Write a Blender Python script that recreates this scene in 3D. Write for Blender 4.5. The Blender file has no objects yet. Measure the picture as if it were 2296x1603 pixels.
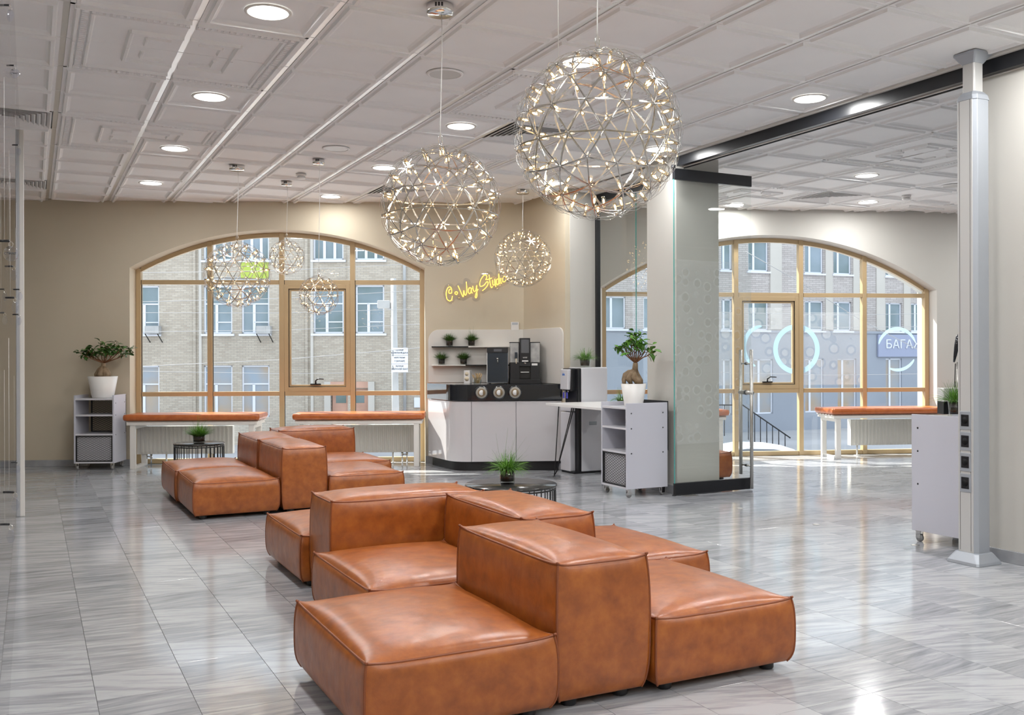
import bpy, bmesh, math, random
from mathutils import Vector, Matrix
PI = math.pi
S = bpy.context.scene
COL = S.collection
R = random.Random(7)
# ------------------------------------------------------------------ camera, sky, sun, exposure
FOC, CY, ROLL, YAW, EYE = 2133.4, 800.0, -0.003, 0.46824, 1.25
CE = 3.07                                   # ceiling height
cam = bpy.data.cameras.new('camera'); camo = bpy.data.objects.new('camera', cam); COL.objects.link(camo)
cam.sensor_width = 36; cam.lens = FOC / 2296 * 36; cam.shift_y = (CY - 801.5) / 2296
cam.clip_start = .02; cam.clip_end = 400
camo.matrix_world = Matrix.Translation((0, 0, EYE)) @ Matrix.Rotation(-YAW, 4, 'Z') @ Matrix.Rotation(PI / 2, 4, 'X') @ Matrix.Rotation(ROLL, 4, 'Z')
S.camera = camo
S.view_settings.view_transform = 'Standard'; S.view_settings.look = 'None'
S.view_settings.exposure = 0.12; S.view_settings.gamma = 1.0
S.view_settings.use_curve_mapping = False
S.cycles.max_bounces = 8; S.cycles.diffuse_bounces = 4; S.cycles.glossy_bounces = 4
S.cycles.transmission_bounces = 6; S.cycles.transparent_max_bounces = 24
S.cycles.sample_clamp_indirect = 6; S.cycles.caustics_reflective = False; S.cycles.caustics_refractive = False
S.cycles.use_denoising = True
W = bpy.data.worlds.new('sky'); S.world = W; W.use_nodes = True
bg = W.node_tree.nodes['Background']; bg.inputs[0].default_value = (.80, .89, 1.0, 1); bg.inputs[1].default_value = 2.0
SUN_DIR = Vector((.44 * .60, -.90 * .60, -.68)).normalized()
sl = bpy.data.lights.new('sun', 'SUN'); sl.energy = 13.0; sl.angle = .009; sl.color = (1, .95, .87)
so = bpy.data.objects.new('sun', sl); COL.objects.link(so); so.location = (2, 20, 30)
so.rotation_euler = (-SUN_DIR).to_track_quat('Z', 'Y').to_euler()
LAMP_W, ROOM2_W, CHAND_W = 16.0, 18.0, .8   # watts of each downlight / of each chandelier's glow

# ------------------------------------------------------------------ helpers
cy_, sy_ = math.cos(YAW), math.sin(YAW)
def _xi(px, py):
    x = px - 1148; y = py - CY; c, s = math.cos(ROLL), math.sin(ROLL)
    return x * c + y * s, -x * s + y * c
def un(px, py, z=0.0):
    a, b = _xi(px, py); Y = FOC * (EYE - z) / b; X = a / FOC * Y
    return (X * cy_ + Y * sy_, -X * sy_ + Y * cy_)
def ray(px, py):
    a, b = _xi(px, py)
    X, Y = a / FOC, 1.0
    return Vector((X * cy_ + Y * sy_, -X * sy_ + Y * cy_, -b / FOC))
def atY(px, py, Y):
    r = ray(px, py); return Vector((0, 0, EYE)) + r * Y
def hit(px, py, P0, n):                      # where the view ray meets a vertical plane
    r = ray(px, py); o = Vector((0, 0, EYE)); n = Vector((n[0], n[1], 0)); P0 = Vector((P0[0], P0[1], 0))
    t = (P0 - o).dot(n) / r.dot(n); return o + r * t

def newmat(name):
    m = bpy.data.materials.new(name); m.use_nodes = True
    return m, m.node_tree.nodes, m.node_tree.links, m.node_tree.nodes['Principled BSDF']
def mat(name, col, rough=.5, metal=0.0, var=0.0, scale=6.0, bump=0.0, bscale=80.0, spec=.5, coat=0.0, col2=None, emit=None, estr=0.0):
    m, N, L, b = newmat(name)
    b.inputs['Base Color'].default_value = (*col, 1); b.inputs['Roughness'].default_value = rough
    b.inputs['Metallic'].default_value = metal; b.inputs['Specular IOR Level'].default_value = spec
    b.inputs['Coat Weight'].default_value = coat; b.inputs['Coat Roughness'].default_value = .08
    tc = N.new('ShaderNodeTexCoord')
    if var or col2:
        no = N.new('ShaderNodeTexNoise'); no.inputs['Scale'].default_value = scale; no.inputs['Detail'].default_value = 5
        L.new(tc.outputs['Object'], no.inputs['Vector'])
        cr = N.new('ShaderNodeValToRGB'); cr.color_ramp.elements[0].position = .32; cr.color_ramp.elements[1].position = .68
        c2 = col2 or tuple(max(0, c * (1 - var)) for c in col)
        cr.color_ramp.elements[0].color = (*c2, 1); cr.color_ramp.elements[1].color = (*col, 1)
        L.new(no.outputs['Fac'], cr.inputs['Fac']); L.new(cr.outputs['Color'], b.inputs['Base Color'])
    if bump:
        n2 = N.new('ShaderNodeTexNoise'); n2.inputs['Scale'].default_value = bscale; n2.inputs['Detail'].default_value = 4
        L.new(tc.outputs['Object'], n2.inputs['Vector'])
        bu = N.new('ShaderNodeBump'); bu.inputs['Strength'].default_value = bump; bu.inputs['Distance'].default_value = .01
        L.new(n2.outputs['Fac'], bu.inputs['Height']); L.new(bu.outputs['Normal'], b.inputs['Normal'])
    if emit:
        b.inputs['Emission Color'].default_value = (*emit, 1); b.inputs['Emission Strength'].default_value = estr
        m.cycles.emission_sampling = 'NONE'
    return m
def glassmat(name, tint=(1, 1, 1), refl=.06, rough=0.0):
    m, N, L, b = newmat(name); N.remove(b); out = N['Material Output']
    t = N.new('ShaderNodeBsdfTransparent'); t.inputs[0].default_value = (*tint, 1)
    g = N.new('ShaderNodeBsdfGlossy'); g.inputs['Roughness'].default_value = rough
    lw = N.new('ShaderNodeFresnel'); lw.inputs['IOR'].default_value = 1.45
    ma = N.new('ShaderNodeMath'); ma.operation = 'MULTIPLY'; ma.inputs[1].default_value = refl / .04
    mx = N.new('ShaderNodeMixShader'); ge = N.new('ShaderNodeNewGeometry'); fr_ = N.new('ShaderNodeMath'); fr_.operation = 'SUBTRACT'; fr_.inputs[0].default_value = 1.0; L.new(ge.outputs['Backfacing'], fr_.inputs[1])
    m2 = N.new('ShaderNodeMath'); m2.operation = 'MULTIPLY'; m2.use_clamp = True; L.new(ma.outputs[0], m2.inputs[0]); L.new(fr_.outputs[0], m2.inputs[1])
    L.new(lw.outputs[0], ma.inputs[0]); L.new(m2.outputs[0], mx.inputs[0])
    L.new(t.outputs[0], mx.inputs[1]); L.new(g.outputs[0], mx.inputs[2]); L.new(mx.outputs[0], out.inputs[0])
    return m

class MB:
    def __init__(s): s.v = []; s.f = []; s.mi = []; s.sm = []; s.M = Matrix(); s.k = 0; s.smooth = False
    def add(s, vs, fs, smooth=None):
        o = len(s.v); s.v += [tuple(s.M @ Vector(p)) for p in vs]
        for f in fs:
            s.f.append(tuple(i + o for i in f)); s.mi.append(s.k); s.sm.append(s.smooth if smooth is None else smooth)
        return s
    def box(s, x0, x1, y0, y1, z0, z1):
        return s.add([(x0,y0,z0),(x1,y0,z0),(x1,y1,z0),(x0,y1,z0),(x0,y0,z1),(x1,y0,z1),(x1,y1,z1),(x0,y1,z1)],
              [(0,3,2,1),(4,5,6,7),(0,1,5,4),(1,2,6,5),(2,3,7,6),(3,0,4,7)], False)
    def bar(s, a, b, w, h, up=(0, 0, 1)):      # a box-section bar from a to b
        a, b = Vector(a), Vector(b); d = (b - a).normalized(); up = Vector(up)
        x = d.cross(up)
        if x.length < 1e-4: x = d.cross(Vector((1, 0, 0)))
        x.normalize(); y = x.cross(d).normalized(); vs = []
        for p in (a, b):
            for i, j in ((-1, -1), (1, -1), (1, 1), (-1, 1)): vs.append(p + x * i * w / 2 + y * j * h / 2)
        return s.add(vs, [(0,3,2,1),(4,5,6,7),(0,1,5,4),(1,2,6,5),(2,3,7,6),(3,0,4,7)], False)
    def tube(s, pts, r, n=8, closed=False, caps=True):
        pts = [Vector(p) for p in pts]; m = len(pts); rr = r if isinstance(r, (list, tuple)) else [r] * m
        vs = []; prev = None
        for i, p in enumerate(pts):
            if closed: d = (pts[(i + 1) % m] - pts[i - 1])
            else: d = pts[min(i + 1, m - 1)] - pts[max(i - 1, 0)]
            d.normalize()
            if prev is None:
                x = d.cross(Vector((0, 0, 1)))
                if x.length < .01: x = d.cross(Vector((1, 0, 0)))
            else: x = prev - d * prev.dot(d)
            x.normalize(); prev = x; y = d.cross(x)
            for k in range(n):
                a = 2 * PI * k / n; vs.append(p + (x * math.cos(a) + y * math.sin(a)) * rr[i])
        fs = []
        for i in range(m if closed else m - 1):
            j = (i + 1) % m
            for k in range(n):
                k2 = (k + 1) % n; fs.append((i * n + k, i * n + k2, j * n + k2, j * n + k))
        if caps and not closed: fs += [tuple(range(n))[::-1], tuple((m - 1) * n + k for k in range(n))]
        return s.add(vs, fs, True)
    def lathe(s, prof, c=(0, 0, 0), n=24, caps=True):   # prof: (r, z) from bottom to top
        vs = []; fs = []; m = len(prof)
        for r, z in prof:
            for k in range(n):
                a = 2 * PI * k / n; vs.append((c[0] + r * math.cos(a), c[1] + r * math.sin(a), c[2] + z))
        for i in range(m - 1):
            for k in range(n):
                k2 = (k + 1) % n; fs.append((i * n + k, i * n + k2, (i + 1) * n + k2, (i + 1) * n + k))
        if caps: fs += [tuple(range(n))[::-1], tuple((m - 1) * n + k for k in range(n))]
        return s.add(vs, fs, True)
    def cyl(s, c, r, z0, z1, n=20): 
        return s.lathe([(r, z0), (r, z1)], c, n)
    def prism(s, poly, z0, z1, flip=False):
        n = len(poly); vs = [(x, y, z0) for x, y in poly] + [(x, y, z1) for x, y in poly]
        fs = [tuple(range(n))[::-1], tuple(range(n, 2 * n))] + [(i, (i + 1) % n, n + (i + 1) % n, n + i) for i in range(n)]
        return s.add(vs, fs, False)
    def ell(s, c, rx, ry, rz, n=12, m=8):
        vs = []; fs = []
        for i in range(m + 1):
            t = PI * i / m
            for k in range(n):
                a = 2 * PI * k / n; vs.append((c[0] + rx * math.sin(t) * math.cos(a), c[1] + ry * math.sin(t) * math.sin(a), c[2] - rz * math.cos(t)))
        for i in range(m):
            for k in range(n):
                k2 = (k + 1) % n; fs.append((i * n + k, i * n + k2, (i + 1) * n + k2, (i + 1) * n + k))
        return s.add(vs, fs, True)
    def build(s, name, mats, parent=None, bevel=0, seg=2, loc=None):
        me = bpy.data.meshes.new(name); me.from_pydata(s.v, [], s.f)
        for m in (mats if isinstance(mats, (list, tuple)) else [mats]): me.materials.append(m)
        me.polygons.foreach_set('material_index', s.mi); me.polygons.foreach_set('use_smooth', s.sm)
        me.validate(); me.update()
        bm = bmesh.new(); bm.from_mesh(me); bmesh.ops.remove_doubles(bm, verts=bm.verts, dist=1e-6)
        bmesh.ops.recalc_face_normals(bm, faces=bm.faces); bm.to_mesh(me); bm.free()
        o = bpy.data.objects.new(name, me); COL.objects.link(o)
        if parent is not None: o.parent = parent
        if loc: o.location = loc
        if bevel:
            b = o.modifiers.new('bevel', 'BEVEL'); b.width = bevel; b.segments = seg; b.limit_method = 'ANGLE'; b.angle_limit = .6; b.harden_normals = False
        return o
def B(): return MB()
def tag(o, label=None, cat=None, group=None, kind=None):
    if label: o['label'] = label
    if cat: o['category'] = cat
    if group: o['group'] = group
    if kind: o['kind'] = kind
    return o
def thing(name, label, cat, loc=(0, 0, 0), rotz=0.0, group=None):
    o = bpy.data.objects.new(name, None); COL.objects.link(o); o.empty_display_size = .1
    o.location = loc; o.rotation_euler = (0, 0, rotz)
    return tag(o, label, cat, group)
def bx(name, m, parent, x0, x1, y0, y1, z0, z1, bevel=0.0, seg=2):
    return B().box(x0, x1, y0, y1, z0, z1).build(name, m, parent, bevel, seg)
def copy_tree(o, loc=None, rotz=None, label=None, group=None, parent=None):
    c = o.copy(); COL.objects.link(c)
    if parent is not None: c.parent = parent
    if loc is not None: c.location = loc
    if rotz is not None: c.rotation_euler = (0, 0, rotz)
    if label: c['label'] = label
    if group: c['group'] = group
    for ch in list(o.children): copy_tree(ch, parent=c)
    return c
def dupe(o, parent=None, loc=None, M=None):
    c = o.copy(); COL.objects.link(c)
    if parent is not None: c.parent = parent
    if loc is not None: c.location = loc
    if M is not None: c.matrix_local = M
    return c
def text_mesh(name, body, size, m, parent, loc, rot=(PI / 2, 0, 0), extrude=.001, align='CENTER', parent_inv=False):
    cu = bpy.data.curves.new(name, 'FONT'); cu.body = body; cu.size = size; cu.extrude = extrude; cu.align_x = align; cu.align_y = 'CENTER'; cu.resolution_u = 3
    t = bpy.data.objects.new(name + '_tmp', cu); COL.objects.link(t)
    dg = bpy.context.evaluated_depsgraph_get(); me = bpy.data.meshes.new_from_object(t.evaluated_get(dg)); me.name = name
    bpy.data.objects.remove(t); me.materials.clear(); me.materials.append(m)
    o = bpy.data.objects.new(name, me); COL.objects.link(o)
    if parent is not None: o.parent = parent
    o.location = loc; o.rotation_euler = rot
    return o

# ------------------------------------------------------------------ materials
M_wall = mat('beige_paint', (.63, .56, .435), .75, var=.06, scale=1.2, bump=.04, bscale=120)
M_wall2 = mat('grey_paint', (.60, .585, .545), .75, var=.05, scale=1.2, bump=.04, bscale=120)
M_white = mat('white_paint', (.78, .76, .72), .6)
M_ceil = mat('ceiling_tile_white', (.91, .91, .91), .8, var=.03, scale=3)
M_gap = mat('ceiling_void', (.25, .24, .23), .9)
M_runner = mat('polished_runner', (.80, .79, .77), .32, metal=.6)
M_alu = mat('brushed_aluminium', (.62, .63, .65), .35, metal=.9)
M_alup = mat('grey_blue_aluminium', (.40, .43, .475), .4, metal=.35)
M_alul = mat('light_grey_profile', (.58, .58, .57), .45, metal=.2)
M_steel = mat('brushed_steel', (.60, .59, .56), .36, metal=.9)
M_chrome = mat('chrome', (.80, .80, .80), .06, metal=1.0)
M_black = mat('black_satin', (.012, .013, .016), .3)
M_blackm = mat('black_metal', (.02, .02, .022), .45, metal=.3)
M_blackg = mat('black_gloss', (.006, .009, .016), .06, coat=.5)
M_blackr = mat('matt_black', (.006, .006, .007), .6, spec=.2)
M_darkblue = mat('dark_gloss', (.008, .02, .04), .05, coat=1.0)
M_lam = mat('white_laminate', (.63, .63, .67), .25)
M_lamg = mat('glossy_white_door', (.60, .585, .605), .07, coat=.4)
M_side = mat('white_panel', (.56, .565, .63), .45)
M_plastic = mat('white_plastic', (.78, .77, .76), .35)
M_frame = mat('bronze_window_frame', (.52, .385, .22), .38, metal=.1, var=.05, scale=3)
M_seal = mat('dark_gasket', (.02, .018, .018), .6)
M_rad = mat('radiator_enamel', (.78, .76, .70), .35)
M_soil = mat('dark_soil', (.03, .014, .01), .8, var=.4, scale=60)
M_pot = mat('white_pot', (.80, .79, .77), .4)
M_leaf = mat('ficus_leaf', (.10, .25, .03), .38, col2=(.015, .06, .012), scale=9)
M_leafl = mat('light_leaf', (.15, .34, .03), .4, col2=(.05, .17, .02), scale=9)
M_grass = mat('rhipsalis_green', (.16, .36, .03), .5, col2=(.05, .16, .02), scale=25)
M_grassd = mat('dark_sprig_green', (.08, .20, .02), .5, col2=(.03, .09, .01), scale=25)
M_bark = mat('ficus_bark', (.30, .22, .14), .7, col2=(.16, .10, .05), scale=22, bump=.3, bscale=30)
M_twig = mat('brown_twig', (.20, .09, .04), .7)
M_moss = mat('moss_soil', (.16, .12, .04), .9, col2=(.05, .04, .01), scale=40)
M_wood = mat('birch_sticks', (.62, .42, .20), .6, var=.2, scale=20)
M_cup = mat('cream_paper', (.72, .62, .46), .6)
M_glass = glassmat('window_glass', (.97, .985, .98), .05)
M_glassp = glassmat('partition_glass', (.97, .985, .978), .05)
M_gedge = mat('green_glass_edge', (.10, .42, .38), .15, emit=None)
M_potg = glassmat('clear_pot_glass', (.90, .93, .92), .10)
M_acry = glassmat('clear_acrylic', (.93, .94, .97), .10)
M_led = mat('downlight_diffuser', (1, 1, 1), .5, emit=(1, .98, .94), estr=3.2)
M_bulb = mat('bulb_filament', (1, .8, .5), .5, emit=(1, .74, .42), estr=13)
M_tubeg = glassmat('bulb_glass', (.97, .88, .70), .16)
M_neon = mat('yellow_neon', (1, .7, .1), .5, emit=(1.0, .62, .07), estr=2.6)
M_screen = mat('dim_screen', (.12, .125, .14), .12)
M_acd = glassmat('keychain_acrylic', (.93, .94, .98), .12)
def leather(name, a, b2, c):
    m, N, L, bs = newmat(name); tc = N.new('ShaderNodeTexCoord'); oi = N.new('ShaderNodeObjectInfo')
    ad = N.new('ShaderNodeVectorMath'); ad.operation = 'ADD'; L.new(tc.outputs['Object'], ad.inputs[0])
    sc = N.new('ShaderNodeVectorMath'); sc.operation = 'SCALE'; sc.inputs['Scale'].default_value = 1.0
    L.new(oi.outputs['Location'], sc.inputs[0]); L.new(sc.outputs[0], ad.inputs[1])
    no = N.new('ShaderNodeTexNoise'); no.inputs['Scale'].default_value = 15; no.inputs['Detail'].default_value = 7; no.inputs['Roughness'].default_value = .6; no.inputs['Distortion'].default_value = .15
    L.new(ad.outputs[0], no.inputs['Vector'])
    cr = N.new('ShaderNodeValToRGB'); e = cr.color_ramp.elements; e[0].position = .30; e[0].color = (*a, 1); e[1].position = .70; e[1].color = (*c, 1)
    x = e.new(.5); x.color = (*b2, 1)
    L.new(no.outputs['Fac'], cr.inputs[0]); L.new(cr.outputs[0], bs.inputs['Base Color'])
    bs.inputs['Roughness'].default_value = .30; bs.inputs['Specular IOR Level'].default_value = .7
    n1 = N.new('ShaderNodeTexNoise'); n1.inputs['Scale'].default_value = 5; n1.inputs['Detail'].default_value = 3; L.new(ad.outputs[0], n1.inputs['Vector'])
    n2 = N.new('ShaderNodeTexNoise'); n2.inputs['Scale'].default_value = 260; L.new(ad.outputs[0], n2.inputs['Vector'])
    b1 = N.new('ShaderNodeBump'); b1.inputs['Strength'].default_value = .24; b1.inputs['Distance'].default_value = .03; L.new(n1.outputs[0], b1.inputs['Height'])
    b3 = N.new('ShaderNodeBump'); b3.inputs['Strength'].default_value = .12; b3.inputs['Distance'].default_value = .002
    L.new(n2.outputs[0], b3.inputs['Height']); L.new(b1.outputs[0], b3.inputs['Normal']); L.new(b3.outputs[0], bs.inputs['Normal'])
    return m
M_leather = leather('cognac_leather', (.25, .064, .010), (.35, .094, .0145), (.43, .130, .021))
M_pipe = mat('leather_piping', (.24, .065, .02), .4)
M_cush = leather('orange_bench_leather', (.42, .10, .022), (.50, .13, .03), (.56, .16, .04))

def marble():
    m, N, L, bs = newmat('streaked_grey_marble'); tc = N.new('ShaderNodeTexCoord'); oi = N.new('ShaderNodeObjectInfo'); ge = N.new('ShaderNodeNewGeometry')
    rn = N.new('ShaderNodeMath'); rn.operation = 'ADD'; L.new(oi.outputs['Random'], rn.inputs[0]); L.new(ge.outputs['Random Per Island'], rn.inputs[1])
    wn = N.new('ShaderNodeTexWhiteNoise'); wn.noise_dimensions = '1D'; L.new(rn.outputs[0], wn.inputs['W'])
    # per-tile turn of the streaks
    an = N.new('ShaderNodeMath'); an.operation = 'MULTIPLY_ADD'; L.new(wn.outputs['Value'], an.inputs[0]); an.inputs[1].default_value = .55; an.inputs[2].default_value = -.15
    vr = N.new('ShaderNodeVectorRotate'); vr.rotation_type = 'Z_AXIS'; L.new(ge.outputs['Position'], vr.inputs['Vector']); L.new(an.outputs[0], vr.inputs['Angle'])
    of = N.new('ShaderNodeVectorMath'); of.operation = 'MULTIPLY_ADD'; L.new(wn.outputs['Color'], of.inputs[0]); of.inputs[1].default_value = (30, 30, 30); L.new(vr.outputs[0], of.inputs[2])
    mp = N.new('ShaderNodeVectorMath'); mp.operation = 'MULTIPLY'; L.new(of.outputs[0], mp.inputs[0]); mp.inputs[1].default_value = (.8, 7.5, 1)
    n1 = N.new('ShaderNodeTexNoise'); n1.inputs['Scale'].default_value = 3.2; n1.inputs['Detail'].default_value = 8; n1.inputs['Roughness'].default_value = .62; n1.inputs['Distortion'].default_value = .5
    L.new(mp.outputs[0], n1.inputs['Vector'])
    mp2 = N.new('ShaderNodeVectorMath'); mp2.operation = 'MULTIPLY'; L.new(of.outputs[0], mp2.inputs[0]); mp2.inputs[1].default_value = (2.4, 22.0, 1)
    n2 = N.new('ShaderNodeTexNoise'); n2.inputs['Scale'].default_value = 2.2; n2.inputs['Detail'].default_value = 6; n2.inputs['Roughness'].default_value = .7
    L.new(mp2.outputs[0], n2.inputs['Vector'])
    mx = N.new('ShaderNodeMath'); mx.operation = 'MULTIPLY_ADD'; L.new(n2.outputs[0], mx.inputs[0]); mx.inputs[1].default_value = .30; L.new(n1.outputs[0], mx.inputs[2])
    sh = N.new('ShaderNodeMath'); sh.operation = 'MULTIPLY_ADD'; L.new(wn.outputs['Value'], sh.inputs[0]); sh.inputs[1].default_value = .19; L.new(mx.outputs[0], sh.inputs[2])
    cr = N.new('ShaderNodeValToRGB'); e = cr.color_ramp.elements
    e[0].position = .47; e[0].color = (.19, .20, .225, 1); e[1].position = .86; e[1].color = (.47, .48, .50, 1)
    x = e.new(.60); x.color = (.285, .295, .32, 1); x = e.new(.72); x.color = (.35, .36, .385, 1)
    L.new(sh.outputs[0], cr.inputs[0]); L.new(cr.outputs[0], bs.inputs['Base Color'])
    bs.inputs['Roughness'].default_value = .11; bs.inputs['Specular IOR Level'].default_value = .55
    nb = N.new('ShaderNodeTexNoise'); nb.inputs['Scale'].default_value = 3.0; L.new(of.outputs[0], nb.inputs['Vector'])
    bu = N.new('ShaderNodeBump'); bu.inputs['Strength'].default_value = .05; bu.inputs['Distance'].default_value = .01; L.new(nb.outputs[0], bu.inputs['Height']); L.new(bu.outputs[0], bs.inputs['Normal'])
    return m
M_marble = marble()
M_grout = mat('grey_grout', (.20, .20, .20), .8)

def brick(name, c1, c2, mo, w=.26, h=.078):
    m, N, L, bs = newmat(name); tc = N.new('ShaderNodeTexCoord')
    sp = N.new('ShaderNodeSeparateXYZ'); cb = N.new('ShaderNodeCombineXYZ'); L.new(tc.outputs['Object'], sp.inputs[0])
    L.new(sp.outputs['X'], cb.inputs['X']); L.new(sp.outputs['Z'], cb.inputs['Y'])
    bt = N.new('ShaderNodeTexBrick'); bt.inputs['Scale'].default_value = 1; bt.inputs['Brick Width'].default_value = w; bt.inputs['Row Height'].default_value = h
    bt.inputs['Mortar Size'].default_value = .010; bt.inputs['Mortar Smooth'].default_value = .2; bt.inputs['Bias'].default_value = 0
    bt.inputs['Color1'].default_value = (*c1, 1); bt.inputs['Color2'].default_value = (*c2, 1); bt.inputs['Mortar'].default_value = (*mo, 1)
    L.new(cb.outputs[0], bt.inputs['Vector'])
    no = N.new('ShaderNodeTexNoise'); no.inputs['Scale'].default_value = .35; no.inputs['Detail'].default_value = 6; L.new(tc.outputs['Object'], no.inputs['Vector'])
    mi = N.new('ShaderNodeMix'); mi.data_type = 'RGBA'; mi.blend_type = 'MULTIPLY'; mi.inputs[0].default_value = .45
    L.new(bt.outputs['Color'], mi.inputs['A']); L.new(no.outputs['Fac'], mi.inputs['B']); L.new(mi.outputs['Result'], bs.inputs['Base Color'])
    bs.inputs['Roughness'].default_value = .9
    return m
M_brick = brick('pale_yellow_brick', (.62, .55, .46), (.50, .43, .35), (.40, .37, .33))
M_brick2 = brick('pinkish_white_brick', (.60, .55, .53), (.50, .45, .43), (.32, .30, .29), .40, .10)
M_plaster = mat('blue_grey_plaster', (.31, .335, .385), .9, var=.1, scale=.4)
M_concr = mat('concrete', (.45, .45, .45), .9, var=.2, scale=2)
M_pvc = mat('white_pvc', (.66, .68, .74), .4)
M_stone = mat('pale_stucco', (.52, .49, .45), .9, var=.08, scale=.6)
M_pane = mat('far_window_pane', (.09, .14, .13), .12, col2=(.26, .32, .38), scale=.35)  # greenery reflected in the glass, put into the colour as noise
M_pane2 = mat('far_shop_pane', (.40, .28, .16), .2, col2=(.25, .32, .40), scale=.5)
M_asph = mat('sunlit_street', (.42, .42, .44), .9, var=.2, scale=.3)
M_lime = mat('lime_green_board', (.40, .50, .08), .6)
M_door = mat('old_pink_door', (.55, .33, .25), .7, var=.2, scale=1.5)
M_carw = mat('white_car_paint', (.80, .82, .86), .2, coat=.6)

# ------------------------------------------------------------------ lines of the walls
P1 = Vector((-.085, 12.34, 0)); A1 = math.atan2(-.4043, .9147)
P3 = Vector((7.65, 9.25, 0)); A3 = math.atan2(-.3303, .9439)
def dirs(A): return Vector((math.cos(A), math.sin(A), 0)), Vector((-math.sin(A), math.cos(A), 0))
w1, n1 = dirs(A1); w3, n3 = dirs(A3)
def s1(px, off=0.0): return (hit(px, 800, P1 + n1 * off, n1) - P1).dot(w1)
def z1(px, py, off=0.0): return hit(px, py, P1 + n1 * off, n1).z
def s3(px, off=0.0): return (hit(px, 800, P3 + n3 * off, n3) - P3).dot(w3)
def z3(px, py, off=0.0): return hit(px, py, P3 + n3 * off, n3).z
def v1(u): return P1.y + (u - P1.x) * w1.y / w1.x
def v3(u): return P3.y + (u - P3.x) * w3.y / w3.x
def arc(a, b, zs, zt):
    mid = (a + b) / 2; h = (b - a) / 2; r = zt - zs; Rr = (h * h + r * r) / (2 * r); zc = zt - Rr
    return lambda x: zc + math.sqrt(max(0, Rr * Rr - (x - mid) ** 2))

def arched_wall(name, P, A, x0, x1, a, b, zs, zt, fa, fb, fzs, fzt, dep, m, thick=.42, K=40):
    mb = B(); top = CE + .12; F = arc(a, b, zs, zt); G = arc(fa, fb, fzs, fzt)
    xs = [a + (b - a) * k / K for k in range(K + 1)]; fx = [fa + (fb - fa) * k / K for k in range(K + 1)]
    def q(*p): mb.add(list(p), [tuple(range(len(p)))], False)
    q((x0, 0, 0), (a, 0, 0), (a, 0, zs), (a, 0, top), (x0, 0, top)); q((b, 0, 0), (x1, 0, 0), (x1, 0, top), (b, 0, top), (b, 0, zs))
    q((x0, thick, 0), (fa, thick, 0), (fa, thick, top), (x0, thick, top)); q((fb, thick, 0), (x1, thick, 0), (x1, thick, top), (fb, thick, top))
    q((x0, 0, 0), (x0, thick, 0), (x0, thick, top), (x0, 0, top)); q((x1, 0, 0), (x1, thick, 0), (x1, thick, top), (x1, 0, top))
    q((x0, 0, top), (x1, 0, top), (x1, thick, top), (x0, thick, top))
    for k in range(K):
        u, w, p, r = xs[k], xs[k + 1], fx[k], fx[k + 1]
        q((u, 0, F(u)), (w, 0, F(w)), (w, 0, top), (u, 0, top))
        q((u, 0, F(u)), (w, 0, F(w)), (r, dep, G(r)), (p, dep, G(p)))
        q((p, dep, G(p)), (r, dep, G(r)), (r, thick, G(r)), (p, thick, G(p)))
        q((p, thick, G(p)), (r, thick, G(r)), (r, thick, top), (p, thick, top))
    for x, f, z, g in ((a, fa, zs, fzs), (b, fb, zs, fzs)):
        q((x, 0, 0), (f, dep, 0), (f, dep, g), (x, 0, z)); q((f, dep, 0), (f, thick, 0), (f, thick, g), (f, dep, g))
    o = mb.build(name, m); o.location = P; o.rotation_euler = (0, 0, A); tag(o, kind='structure')
    return o
D1, D3 = .20, .15
a1, b1, zs1, zt1 = s1(291), s1(953.5), 2.30, z1(634, 515)
fa1, fb1, fzs1, fzt1 = s1(305, D1), s1(951.5, D1), 2.285, z1(634, 522, D1)
a3, b3, zs3, zt3 = s3(1345), s3(2101), z3(2101, 650), z3(1714, 526.5)
fa3, fb3, fzs3, fzt3 = s3(1351, D3), s3(2083, D3), z3(2080, 652, D3), z3(1714, 534, D3)
arched_wall('wall_back_left', P1, A1, -4.2, (5.62 - P1.x) / w1.x, a1, b1, zs1, zt1, fa1, fb1, fzs1, fzt1, D1, M_wall)
arched_wall('wall_back_right', P3, A3, (5.62 - P3.x) / w3.x, 5.3, a3, b3, zs3, zt3, fa3, fb3, fzs3, fzt3, D3, M_wall2)
def struct(name, mb, m, bevel=0, loc=None):
    return tag(mb.build(name, m, None, bevel, 2, loc), kind='structure')
TOP = CE + .12
struct('wall_nook', B().box(5.215, 5.60, 9.02, v3(5.6) + .1, 0, TOP), M_wall)     # side of the coffee nook and the pilaster
struct('trim_1', B().box(5.2751, 5.602, 9.012, 9.02, 0, CE), M_wall2)
struct('wall_left', B().box(-3.65, -3.5, -3.6, 14.2, 0, TOP), M_wall)
struct('wall_front', B().box(-3.5, 12.6, -3.75, -3.6, 0, TOP), M_wall)
struct('wall_right', B().box(5.262, 5.40, -3.6, 3.98, 0, TOP), M_wall2)
struct('wall_far_right', B().box(12.4, 12.55, -3.6, v3(12.4) + .3, 0, TOP), M_wall2)
col = struct('trim_2', B().box(5.23, 5.713, 7.03, 7.49, 0, TOP), M_wall2); tag(col, 'square painted column behind the glass door', None)
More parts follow.
